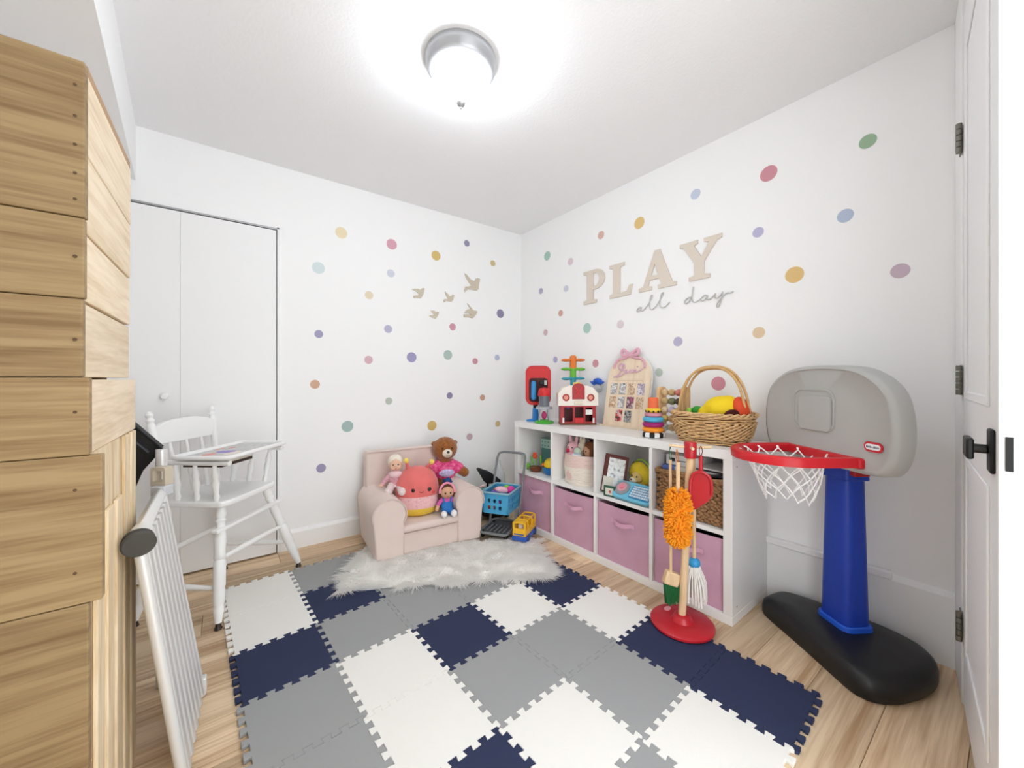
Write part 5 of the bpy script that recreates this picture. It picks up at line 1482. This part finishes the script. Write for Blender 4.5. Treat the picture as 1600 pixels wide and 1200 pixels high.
MB().span(-0.026, 0.026, -0.02, 0.02, 0.2715, 0.295).build('yellow_chimney', mat('pale_yellow_toy', (236, 212, 110), 0.5), t, bevel=0.003)
MB().span(-0.11, -0.098, -0.064, -0.056, 0.014, 0.05).build('door_post', mat('sign_white', (232, 230, 226)), t)
MB().span(0.098, 0.11, -0.064, -0.056, 0.014, 0.05).build('door_post', mat('sign_white', (232, 230, 226)), t)
# blue-capped clear piece on the wall
t = thing('blue_night_light', 'blue cap-shaped plastic piece with clear bowl fixed to the wall', 'wall light', (WX - 0.001, 1.885, 1.045), -90)
b = MB().ell((0, -0.025, 0.032), (0.040, 0.026, 0.024)).ell((-0.035, -0.03, 0.014), (0.035, 0.014, 0.010), (0, 0.5, 0)).ell((0.035, -0.03, 0.018), (0.034, 0.014, 0.009), (0, -0.3, 0))
blob('blue_cap', b, mat('ultramarine_plastic', (36, 88, 190), 0.35), t, 0.004)
MB().ell((0, -0.026, -0.020), (0.036, 0.025, 0.034)).build('clear_bowl', mat('frosted_bowl', (206, 206, 212), 0.2, alpha=0.7), t)
MB().span(-0.012, 0.012, -0.010, 0, -0.010, 0.020).build('wall_plug', mat('plug_white', (236, 236, 236), 0.4), t)
# milestone board
t = thing('milestone_board', 'arched wooden photo board with pink bow leaning on the wall', 'photo board', sh(0.742, 0.318, ZT), FACE, rot=None)
MW = wood('pale_birch', (236, 218, 194), (226, 204, 176), stretch=(16, 2, 2), scale=2, rough=0.6, tint=0.03, world_pos=False)
LEAN = Matrix.Rotation(math.radians(-10.5), 4, 'X')
def mt(me, name, m, par=t, **k):
    me.transform(LEAN); return from_mesh(name, me, m, par, **k)
arch = [(-0.165, 0), (0.165, 0), (0.165, 0.34)]
for k in range(1, 16):
    a = PI * k / 16
    arch.append((0.165 * math.cos(a), 0.34 + 0.150 * math.sin(a)))
arch.append((-0.165, 0.34))
def mplate(poly, y0, y1):
    return MB().prism(poly, -y1, -y0, UP_FRONT).mesh('p')
mt(mplate(arch, 0.0, 0.012), 'board', MW, bevel=0.001)
big = [(x * 1.03, z * 1.012) for x, z in arch]
mt(mplate(big, 0.0125, 0.020), 'backing', mat('white_acrylic', (228, 230, 230), 0.3))
MB().span(-0.17, 0.17, -0.03, 0.0, 0.0, 0.008).build('ledge', MW, t, bevel=0.001)
cols = {'w': [(226, 224, 222), (140, 138, 138), (236, 234, 232), (90, 88, 90)], 'b': [(236, 218, 190), (176, 130, 90), (226, 206, 180), (110, 80, 60)], 'd': [(30, 28, 30), (190, 100, 130), (46, 40, 44), (226, 200, 206)], 'g': [(60, 58, 58), (180, 180, 176), (40, 40, 40), (120, 118, 114)], 'r': [(60, 40, 40), (200, 60, 60), (230, 200, 196), (40, 36, 40)], 'l': [(226, 216, 226), (150, 132, 150), (236, 230, 236), (120, 104, 116)]}
kinds = ['w', 'w', 'b', 'l', 'b', 'w', 'd', 'b', 'r', 'g']
pos = [(-0.105 + 0.07 * i, 0.255) for i in range(4)] + [(-0.105 + 0.07 * i, 0.165) for i in range(4)] + [(-0.042, 0.075), (0.028, 0.075)]
for i, ((x, z), kd) in enumerate(zip(pos, kinds)):
    mt(MB().span(x - 0.026, x + 0.026, -0.0022, -0.0002, z - 0.038, z + 0.038).mesh('p'), 'photo', blotch('photo_%d' % i, cols[kd], 38, 0.4, seed=i * 3.1), smooth=False)
BOW = mat('bow_pink', (222, 172, 188), 0.5)
def mtube(pts, r, name, m=BOW, flat=1.0, n=5):
    return mt(MB().tube(smooth_path(pts, n), r, 8, flat=flat).mesh('p'), name, m)
for s in (-1, 1):
    mtube([(0, -0.008, 0.485), (s * 0.03, -0.010, 0.505), (s * 0.056, -0.010, 0.522), (s * 0.066, -0.010, 0.500), (s * 0.050, -0.010, 0.482), (0, -0.008, 0.482)], 0.0115, 'bow_loop')
    mtube([(s * 0.004, -0.006, 0.478), (s * 0.05, -0.007, 0.462), (s * 0.085, -0.006, 0.458), (s * 0.112, -0.006, 0.430), (s * 0.118, -0.006, 0.395)], 0.0085, 'ribbon_tail')
mt(MB().ell((0, -0.012, 0.484), (0.014, 0.010, 0.013)).mesh('p'), 'bow_knot', BOW)
NAMEM = mat('name_pink', (218, 180, 196), 0.5)
mtube([(-0.115, -0.005, 0.335), (-0.085, -0.005, 0.345), (-0.062, -0.005, 0.375), (-0.050, -0.005, 0.415), (-0.062, -0.005, 0.428), (-0.082, -0.005, 0.415), (-0.080, -0.005, 0.395), (-0.055, -0.005, 0.388), (-0.035, -0.005, 0.402), (-0.040, -0.005, 0.420), (-0.060, -0.005, 0.424)], 0.0048, 'name_letter', NAMEM)
mtube([(-0.055, -0.005, 0.388), (-0.030, -0.005, 0.378), (-0.034, -0.005, 0.360), (-0.056, -0.005, 0.346), (-0.090, -0.005, 0.334)], 0.0045, 'name_letter', NAMEM)
mtube([(-0.030, -0.005, 0.362), (-0.012, -0.005, 0.372), (-0.016, -0.005, 0.385), (-0.026, -0.005, 0.376), (-0.014, -0.005, 0.362), (0.004, -0.005, 0.372), (0.012, -0.005, 0.384), (0.016, -0.005, 0.364), (0.030, -0.005, 0.384), (0.036, -0.005, 0.364), (0.052, -0.005, 0.386), (0.058, -0.005, 0.367), (0.080, -0.005, 0.378), (0.104, -0.005, 0.390)], 0.0042, 'name_letter', NAMEM)
mt(MB().ell((0.064, -0.005, 0.406), 0.0052).mesh('p'), 'letter_dot', NAMEM)
mt(MB().span(-0.115, 0.115, -0.0008, 0, 0.312, 0.315).mesh('p'), 'rule_line', mat('tan_ink', (206, 186, 160), 0.7), smooth=False)
# stacking rings
t = ontop('stacking_rings', 'stacking ring toy with orange cup on a black and white base', 'stacking toy', 1.880, 1.225)
prof = lambda r, z, h: [(0.012, z), (r - h * .35, z), (r, z + h * .3), (r, z + h * .7), (r - h * .35, z + h), (0.012, z + h)]
nb = 14
for k in range(nb):
    a0, a1 = 2 * PI * k / nb, 2 * PI * (k + 1) / nb
    mb = MB()
    vs = []
    for a in (a0, (a0 + a1) / 2, a1):
        for r, z in ((0.05, 0.0), (0.0595, 0.004), (0.0595, 0.024), (0.05, 0.029)):
            vs.append((r * math.cos(a), r * math.sin(a), z))
    fs_ = []
    for i in range(2):
        for e in range(3):
            fs_.append((i * 4 + e, (i + 1) * 4 + e, (i + 1) * 4 + e + 1, i * 4 + e + 1))
    mb.add(vs, fs_).build('base_stripe', mat('stripe_black', (24, 24, 26), 0.5) if k % 2 else mat('stripe_white', (236, 236, 234), 0.5), t)
MB().lathe([(0, 0), (0.05, 0.0005), (0.05, 0.0285), (0, 0.029)], seg=28).build('base_core', mat('stripe_white', (236, 236, 234)), t)
for r, z, h, c_, nm in ((0.056, 0.030, 0.026, (240, 150, 40), 'ring'), (0.057, 0.057, 0.026, (160, 30, 110), 'ring'), (0.055, 0.084, 0.027, (80, 170, 208), 'ring'), (0.046, 0.112, 0.022, (206, 140, 158), 'ring'), (0.040, 0.135, 0.024, (234, 200, 50), 'ring')):
    MB().lathe(prof(r, z, h), seg=28).build(nm, mat('ring_%d_%d' % (c_[0], c_[1]), c_, 0.5), t)
MB().lathe([(0.0, 0.160), (0.029, 0.160), (0.027, 0.212), (0.024, 0.216), (0.023, 0.195), (0, 0.195)], seg=24).build('cup', mat('coral_orange', (226, 106, 62), 0.5), t)
for k in range(10):
    a = 2 * PI * k / 10
    MB().box((0.0405 * math.cos(a), 0.0405 * math.sin(a), 0.1415), (0.004, 0.009, 0.010), (0, 0, a)).build('ring_mark', mat('stripe_black', (24, 24, 26)), t, smooth=False)
# bead rack
t = ontop('bead_rack', 'small wooden rack with rows of wooden beads beside the wicker basket', 'bead toy', 2.045, 1.205, FACE)
RACK = wood('rack_wood', (226, 190, 144), (208, 166, 118), stretch=(14, 14, 2), scale=2.4, rough=0.5, tint=0.03)
for s in (-1, 1):
    me = MB().prism(rrect(0.085, 0.275, 0.03, 5, 0, 0.1375), -0.008, 0.008, Matrix(((0, 0, 1, 0), (1, 0, 0, 0), (0, 1, 0, 0), (0, 0, 0, 1)))).mesh('p')
    o = from_mesh('side_panel', me, RACK, t, bevel=0.003); o.location = (s * 0.072, 0, 0)
bc = [[(216, 186, 140), (190, 160, 112), (200, 120, 110)], [(196, 170, 120), (112, 116, 80), (70, 66, 58)], [(222, 200, 160), (190, 180, 206), (206, 176, 126)], [(206, 186, 110), (186, 150, 104), (212, 96, 60)], [(176, 182, 170), (216, 190, 150), (190, 176, 150)]]
for r in range(5):
    z = 0.245 - 0.050 * r
    rod = MB().rod((-0.066, -0.012, z), (0.066, -0.012, z), 0.004).build('rod', RACK, t)
    for k in range(3):
        c_ = bc[r][k]
        MB().lathe([(0.005, -0.019), (0.014, -0.017), (0.020, -0.006), (0.020, 0.006), (0.014, 0.017), (0.005, 0.019)], (-0.042 + 0.042 * k, -0.012, z - 0.004), 14, axis_matrix((1, 0, 0))).build('bead', mat('wbead_%d_%d' % (c_[0], c_[2]), c_, 0.6, var=0.2, scale=60), rod)
# wicker basket with handle
t = thing('wicker_basket', 'oval willow basket with hooped handle on the near shelf end', 'basket', (1.985, 0.955, ZT), FACE)
WK = mat('willow', (214, 176, 126), 0.6, var=0.25, scale=70, bump=0.3, bscale=160)
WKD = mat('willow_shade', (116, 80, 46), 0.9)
def bk_ring(h, extra=0.0, n=56):
    a = 0.150 + 0.030 * h + extra; b = 0.108 + 0.024 * h + extra
    out = []
    for k in range(n):
        th = 2 * PI * k / n
        cx, sx = math.cos(th), math.sin(th)
        e = 0.62
        out.append((a * math.copysign(abs(cx) ** e, cx), b * math.copysign(abs(sx) ** e, sx)))
    return out
BHH = 0.140
vs, fs_ = [], []
for lv in range(3):
    h = lv / 2
    vs += [(x, y, 0.004 + h * (BHH - 0.01)) for x, y in bk_ring(h, -0.008)]
n = 56
for lv in range(2):
    for k in range(n):
        fs_.append((lv * n + k, lv * n + (k + 1) % n, (lv + 1) * n + (k + 1) % n, (lv + 1) * n + k))
fs_.append(tuple(reversed(range(n))))
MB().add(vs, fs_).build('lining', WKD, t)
mb = MB()
for r in range(12):
    h = r / 11
    z = 0.005 + h * (BHH - 0.012)
    ring = bk_ring(h)
    pts = []
    for k, (x, y) in enumerate(ring):
        w = 0.0055 * math.sin(k * PI / 2 + (r % 2) * PI)
        d = Vector((x, y)).normalized()
        pts.append((x + d.x * w, y + d.y * w, z + 0.0025 * math.sin(k * 0.7 + r)))
    mb.tube(pts, 0.0044, 6, closed=True)
for k in range(22):
    for fam in (-1, 1):
        pts = []
        for q in range(7):
            h = 0.2 + 0.6 * q / 6
            ring = bk_ring(h, 0.0095 + 0.0016 * fam)
            idx = (k * 56 / 22 + fam * q * 2.0) % 56
            i0 = int(idx); f_ = idx - i0
            a_, b_ = ring[i0], ring[(i0 + 1) % 56]
            pts.append((a_[0] * (1 - f_) + b_[0] * f_, a_[1] * (1 - f_) + b_[1] * f_, 0.005 + h * (BHH - 0.012)))
        mb.tube(pts, 0.0036, 5)
tag(mb.build('weave', WK, t), kind='stuff')
mb = MB()
for k in range(3):
    pts = []
    for i, (x, y) in enumerate(bk_ring(1.05, 0.0, 84)):
        ph = i * 0.55 + k * 2 * PI / 3
        d = Vector((x, y)).normalized()
        pts.append((x + d.x * 0.008 * math.cos(ph), y + d.y * 0.008 * math.cos(ph), BHH + 0.002 + 0.008 * math.sin(ph)))
    mb.tube(pts, 0.0055, 6, closed=True)
tag(mb.build('braided_rim', WK, t), kind='stuff')
CANE = mat('pale_cane', (206, 166, 112), 0.5, var=0.12, scale=30)
for k, (yo, ht, ww) in enumerate(((-0.030, 0.375, 0.165), (0.0, 0.382, 0.172), (0.030, 0.372, 0.162))):
    pts = [(ww * math.copysign(abs(math.cos(a)) ** 0.8, math.cos(a)), yo * (0.35 + 0.65 * abs(math.cos(a))), 0.09 + (ht - 0.09) * math.sin(a) ** 0.85) for a in np.linspace(0, PI, 25)]
    MB().tube(pts, 0.0065, 8).build('handle_cane', CANE, t)
wb = (1.985, 0.955)
def inw(name, label, cat, lx, ly, z, rz=0):
    a = math.radians(FACE)
    return thing(name, label, cat, (wb[0] + math.cos(a) * lx - math.sin(a) * ly, wb[1] + math.sin(a) * lx + math.cos(a) * ly, ZT + z), FACE + rz)
t = inw('yellow_hat', 'yellow soft toy with dark round opening and red back in the wicker basket', 'soft toy', 0.050, -0.01, 0.088, 0)
b = MB().ell((0, 0, 0.075), (0.095, 0.070, 0.072), (0, -0.12, 0)).ell((-0.055, -0.005, 0.055), (0.060, 0.055, 0.045)).ell((0.03, 0, 0.10), (0.05, 0.05, 0.05))
blob('body', b, mat('chrome_yellow_fabric', (240, 206, 26), 0.7, bump=0.2, bscale=120), t, 0.006)
b = MB().ell((0.088, 0.006, 0.085), (0.034, 0.058, 0.062), (0, -0.3, 0))
b.build('red_back', mat('tomato_fabric', (214, 74, 36), 0.7), t)
MB().ell((0.066, -0.058, 0.058), (0.036, 0.020, 0.026), (0.2, -0.5, 0.3)).build('dark_opening', mat('dark_brown_felt', (70, 16, 18), 0.9), t)
t = inw('green_ball', 'dark green round toy at the left inside the wicker basket', 'toy', -0.072, -0.01, 0.132, 0)
MB().ell((0, 0, 0.02), (0.030, 0.026, 0.026)).build('ball', mat('emerald_plastic', (40, 150, 44), 0.45), t)
t = inw('lime_piece', 'lime green toy piece by the left rim of the wicker basket', 'toy', -0.112, -0.015, 0.130, 0)
MB().ell((0, 0, 0.018), (0.016, 0.016, 0.020)).box((0, 0, 0.028), (0.020, 0.020, 0.016)).build('piece', mat('lime_piece_plastic', (150, 206, 70), 0.45), t, bevel=0.003)
# ------------------------------------------------------------------ dots, birds and lettering on the walls
DOTM = {}
def dot(wall, a, z, r, rgb, label):
    g_ = sum(rgb) / 3
    rgb = tuple(int((v * 0.82 + g_ * 0.18) * 0.80 + 255 * 0.20) for v in rgb)
    key = 'dot_%d_%d_%d' % rgb
    m = mat(key, rgb, 0.7, spec=0.2)
    mb = MB().lathe([(r, 0), (r, 0.0008), (0, 0.0009)], seg=32)
    o = mb.build('wall_dot', m)
    if wall == 'b':
        o.location = (a, WY - 0.0004, z); o.rotation_euler = (PI / 2, 0, 0)
    else:
        o.location = (WX - 0.0004, a, z); o.rotation_euler = (0, -PI / 2, 0)
    tag(o, label, 'wall decal', 'pastel dots on the back wall' if wall == 'b' else 'pastel dots on the right wall')
S, Md, Lg = 0.0265, 0.0295, 0.0390
for a, z, r, c, lab in (
    (0.641, 2.103, Lg, (240, 218, 166), 'large pale yellow dot, highest one near the closet'),
    (0.993, 2.097, Lg, (216, 138, 160), 'large pink dot level with the pale yellow one, above the lavender dot'),
    (0.498, 1.836, Lg, (200, 221, 224), 'large pale aqua dot just right of the closet top'),
    (0.986, 1.879, Md, (198, 203, 224), 'pale lavender-blue dot below the large pink one'),
    (0.828, 1.697, Md, (230, 206, 168), 'pale peach dot left of the leftmost wooden bird'),
    (0.500, 1.394, S, (142, 136, 182), 'purple dot beside the closet at mid height'),
    (0.966, 1.464, Md, (172, 168, 202), 'lilac dot below and left of the wooden birds'),
    (1.148, 1.260, Lg, (140, 132, 188), 'large violet dot in the middle of the back wall'),
    (0.825, 1.231, Md, (214, 160, 174), 'dusty pink dot left of the large violet dot'),
    (0.477, 1.058, Md, (214, 154, 118), 'terracotta orange dot beside the closet'),
    (0.971, 0.930, S, (174, 186, 170), 'small sage dot above the armchair, left half'),
    (0.681, 0.763, Lg, (142, 178, 172), 'large teal dot left of the armchair back'),
    (0.514, 0.495, Md, (136, 126, 174), 'purple dot lowest on the wall beside the closet'),
    (1.352, 2.082, Lg, (222, 178, 78), 'large gold dot above the wooden birds'),
    (1.635, 2.240, S, (118, 114, 156), 'small dark purple dot highest above the birds'),
    (1.900, 2.119, S, (206, 180, 112), 'small olive-gold dot near the corner under the ceiling'),
    (1.981, 1.681, Lg, (114, 106, 150), 'large dark purple dot right of the birds near the corner'),
    (1.501, 1.523, Md, (208, 128, 148), 'rose dot just under the lowest right bird'),
    (1.457, 1.290, Lg, (156, 186, 178), 'large teal dot right of the large violet dot'),
    (1.717, 1.246, S, (200, 118, 136), 'small rose dot between the teal and the pale blue dots'),
    (1.946, 1.284, S, (162, 174, 210), 'small pale blue dot near the room corner'),
    (1.474, 0.957, S, (118, 108, 154), 'small dark purple dot above the gold one over the bear'),
    (1.791, 0.932, S, (210, 142, 110), 'small terracotta dot near the corner at shelf-top height'),
    (1.317, 0.722, Lg, (210, 166, 62), 'large gold dot just above the teddy bear'),
    (1.953, 0.692, S, (206, 170, 98), 'small tan dot in the corner left of the shelf'),
    (1.662, 0.603, Md, (192, 152, 168), 'mauve dot right of the teddy bear'),
):
    dot('b', a, z, r, c, lab)
for a, z, r, c, lab in (
    (2.464, 2.151, Lg, (146, 190, 174), 'teal dot highest next to the corner on the right wall'),
    (2.187, 2.034, Md, (218, 192, 206), 'pale mauve dot above and left of the letter P'),
    (1.875, 2.153, Md, (218, 164, 146), 'terracotta pink dot above the letters P and L'),
    (1.548, 2.136, Lg, (232, 184, 92), 'large gold dot above the letter A'),
    (2.548, 1.864, S, (158, 150, 180), 'grey purple dot closest to the corner at letter height'),
    (2.236, 1.827, S, (194, 198, 216), 'pale grey-blue dot just left of the letter P'),
    (2.300, 1.636, S, (216, 150, 134), 'small salmon dot below and left of the letter P'),
    (2.486, 1.495, S, (208, 162, 170), 'small dusty pink dot nearest the corner above the toys'),
    (2.011, 1.482, Lg, (150, 196, 184), 'large aqua dot below the letter P'),
    (1.702, 1.475, Md, (220, 198, 210), 'pale mauve dot below the letter L'),
    (1.927, 1.209, Md, (214, 132, 148), 'rose dot between the barn and the photo board'),
    (2.363, 1.255, S, (164, 156, 210), 'lilac dot behind the orange ball ramp'),
    (1.165, 2.181, Md, (182, 196, 224), 'light blue dot above the letter Y'),
    (0.786, 2.140, Lg, (210, 116, 134), 'large raspberry pink dot high on the right wall'),
    (0.409, 2.117, Md, (132, 174, 130), 'green dot highest toward the door'),
    (0.484, 1.822, Md, (160, 180, 214), 'blue dot above the hoop, below the green one'),
    (0.834, 1.855, S, (174, 168, 212), 'lavender dot right of the letter Y'),
    (0.675, 1.600, Lg, (228, 180, 88), 'large gold dot right of the lettering'),
    (0.310, 1.537, Md, (194, 164, 184), 'mauve dot nearest the door'),
    (0.831, 1.334, Md, (230, 192, 142), 'peach dot above the wicker basket, left of the hoop'),
    (1.275, 1.322, Md, (170, 166, 204), 'lilac dot below the words all day'),
    (1.403, 1.135, S, (174, 192, 174), 'small sage dot right of the photo board'),
    (1.035, 1.068, Lg, (216, 116, 138), 'large rose dot framed by the wicker basket handle'),
):
    dot('r', a, z, r, c, lab)

BIRDM = mat('painted_wood_taupe', (206, 196, 178), 0.7, spec=0.2)
def bird(pts, cx, cz, w, h, label):
    xs = [p[0] for p in pts]; ys = [p[1] for p in pts]
    x0, x1, y0, y1 = min(xs), max(xs), min(ys), max(ys)
    q = [((p[0] - x0) / (x1 - x0) * w - w / 2, h / 2 - (p[1] - y0) / (y1 - y0) * h) for p in pts]
    o = outline('wall_bird', [q], 0.006, up(0, 0, 0), BIRDM)
    o.location = (cx, WY - 0.0045, cz)
    tag(o, label, 'wall ornament', 'wooden birds on the back wall')
A = [(1090, 85), (1130, 105), (1190, 170), (1260, 195), (1285, 140), (1325, 122), (1362, 140), (1352, 185), (1340, 250), (1335, 320), (1300, 350), (1200, 348), (1140, 352), (1118, 380), (1092, 412), (1086, 370), (1105, 312), (1160, 300), (1208, 272), (1160, 225), (1110, 150)]
B = [(145, 385), (200, 366), (260, 362), (310, 378), (320, 350), (350, 332), (378, 342), (368, 385), (355, 440), (330, 490), (300, 515), (235, 512), (178, 522), (172, 492), (215, 478), (262, 470), (275, 450), (245, 418), (200, 400)]
C = [(735, 405), (775, 430), (820, 480), (855, 470), (875, 442), (905, 452), (892, 500), (880, 545), (850, 572), (760, 568), (735, 595), (712, 592), (722, 545), (755, 535), (795, 525), (765, 490), (745, 450)]
D = [(485, 757), (540, 752), (580, 775), (610, 762), (638, 770), (625, 810), (600, 855), (575, 880), (520, 872), (458, 848), (478, 836), (530, 832), (545, 815), (510, 790)]
E_ = [(1135, 620), (1180, 655), (1230, 705), (1265, 728), (1300, 722), (1328, 742), (1300, 790), (1265, 835), (1232, 857), (1160, 842), (1075, 856), (1070, 812), (1130, 798), (1205, 798), (1150, 772), (1072, 785), (1100, 758), (1145, 718), (1200, 705), (1165, 670)]
bird(A, 1.687, 1.902, 0.155, 0.160, 'largest wooden bird with raised wing, at upper right')
bird(B, 1.200, 1.763, 0.105, 0.088, 'leftmost of the five wooden birds')
bird(C, 1.465, 1.761, 0.098, 0.088, 'wooden bird in the middle of the five')
bird(D, 1.334, 1.608, 0.085, 0.062, 'smallest wooden bird, lowest of the five')
bird(E_, 1.670, 1.672, 0.135, 0.122, 'wooden bird with spread tail under the largest one')

# PLAY: slab-serif letters, outlines in units of letter height, x from the left edge
LETM = mat('letter_taupe', (222, 211, 198), 0.7, spec=0.2)
def letter(name, splines, Yl, Yr, z0, z1, label):
    xs = [p[0] for s in splines for p in s]; ys = [p[1] for s in splines for p in s]
    x0, x1, y0, y1 = min(xs), max(xs), min(ys), max(ys)
    W_, H_ = Yl - Yr, z1 - z0
    q = [[((p[0] - x0) / (x1 - x0) * W_, (p[1] - y0) / (y1 - y0) * H_) for p in s] for s in splines]
    o = outline(name, q, 0.010, up(0, 0, 0), LETM)
    o.location = (WX - 0.0060, Yl, z0); o.rotation_euler = (0, 0, -PI / 2)
    tag(o, label, 'letter', 'wooden letters on the right wall')
def arcp(cx, cy, rx, ry, a0, a1, n=12):
    return [(cx + rx * math.cos(math.radians(a0 + (a1 - a0) * k / n)), cy + ry * math.sin(math.radians(a0 + (a1 - a0) * k / n))) for k in range(n + 1)]
Pp = [(0, 0), (0.52, 0), (0.52, 0.09), (0.40, 0.12), (0.40, 0.40)] + arcp(0.48, 0.70, 0.36, 0.30, -90, 90) + [(0, 1.0), (0, 0.91), (0.14, 0.88), (0.14, 0.12), (0, 0.09)]
Ph = [(0.40, 0.50)] + arcp(0.45, 0.70, 0.17, 0.20, -90, 90) + [(0.40, 0.90)]
letter('letter_p', [Pp, Ph], 2.040, 1.832, 1.664, 1.912, 'beige wooden letter P')
Ll = [(0, 0), (0.72, 0), (0.80, 0.29), (0.69, 0.29), (0.60, 0.13), (0.38, 0.11), (0.38, 0.88), (0.52, 0.91), (0.52, 1), (0, 1), (0, 0.91), (0.13, 0.88), (0.13, 0.12), (0, 0.09)]
letter('letter_l', [Ll], 1.790, 1.594, 1.670, 1.903, 'beige wooden letter L')
Aa = [(0, 0), (0.36, 0), (0.36, 0.09), (0.26, 0.11), (0.30, 0.26), (0.56, 0.26), (0.62, 0.11), (0.53, 0.09), (0.53, 0), (1, 0), (1, 0.09), (0.90, 0.11), (0.58, 1.0), (0.44, 1.0), (0.12, 0.12), (0, 0.09)]
Ah = [(0.34, 0.36), (0.53, 0.36), (0.44, 0.66)]
letter('letter_a', [Aa, Ah], 1.545, 1.280, 1.670, 1.918, 'beige wooden letter A')
Yy = [(0.24, 0), (0.76, 0), (0.76, 0.09), (0.62, 0.12), (0.62, 0.42), (0.92, 0.87), (1.04, 0.91), (1.04, 1), (0.62, 1), (0.62, 0.91), (0.74, 0.88), (0.56, 0.55), (0.37, 0.88), (0.46, 0.91), (0.46, 1), (0, 1), (0, 0.91), (0.11, 0.87), (0.38, 0.42), (0.38, 0.12), (0.24, 0.09)]
letter('letter_y', [Yy], 1.258, 1.012, 1.674, 1.905, 'beige wooden letter Y')
# script words, unit coordinates in picture pixels of the crop, mapped to the wall
SCM = mat('script_silver_grey', (196, 196, 192), 0.45, metal=0.2)
def script(name, strokes, label):
    mb = MB()
    for s in strokes:
        pts = smooth_path([(WX - 0.006, y, z) for y, z in s], 5)
        mb.tube(pts, 0.0031, 6)
    o = mb.build(name, SCM)
    tag(o, label, 'lettering')
def wl(px, pz):   # hand-drawn stroke units: millimetres right of / above the word's origin
    return (1.565 - px / 1000, 1.545 + pz / 1000)
al = [[(38, 22), (22, 24), (6, 12), (2, 2), (12, -2), (28, 10), (38, 22), (34, 6), (42, -2), (62, 8), (92, 42), (116, 78), (118, 90), (108, 88), (100, 62), (98, 20), (104, 2), (120, -2), (150, 20), (178, 58), (196, 86), (192, 94), (182, 84), (174, 50), (174, 14), (184, 0), (204, 0), (224, 12), (238, 26)]]
script('word_all', [[wl(*p) for p in s] for s in al], 'thin grey script word all under the letters')
dy = [[(378, 30), (362, 34), (342, 20), (338, 4), (350, 0), (368, 16), (382, 46), (390, 92), (384, 60), (382, 20), (390, 2), (408, 0), (432, 12)], [(474, 26), (456, 30), (436, 14), (440, 2), (456, 4), (474, 26), (470, 8), (480, 0), (500, 12), (518, 30)], [(518, 30), (514, 10), (526, 2), (544, 14), (556, 34), (550, 4), (542, -30), (534, -48), (524, -44), (532, -20), (556, 6), (580, 22), (596, 18), (612, 26)]]
script('word_day', [[wl(*p) for p in s] for s in dy], 'thin grey script word day under the letters')
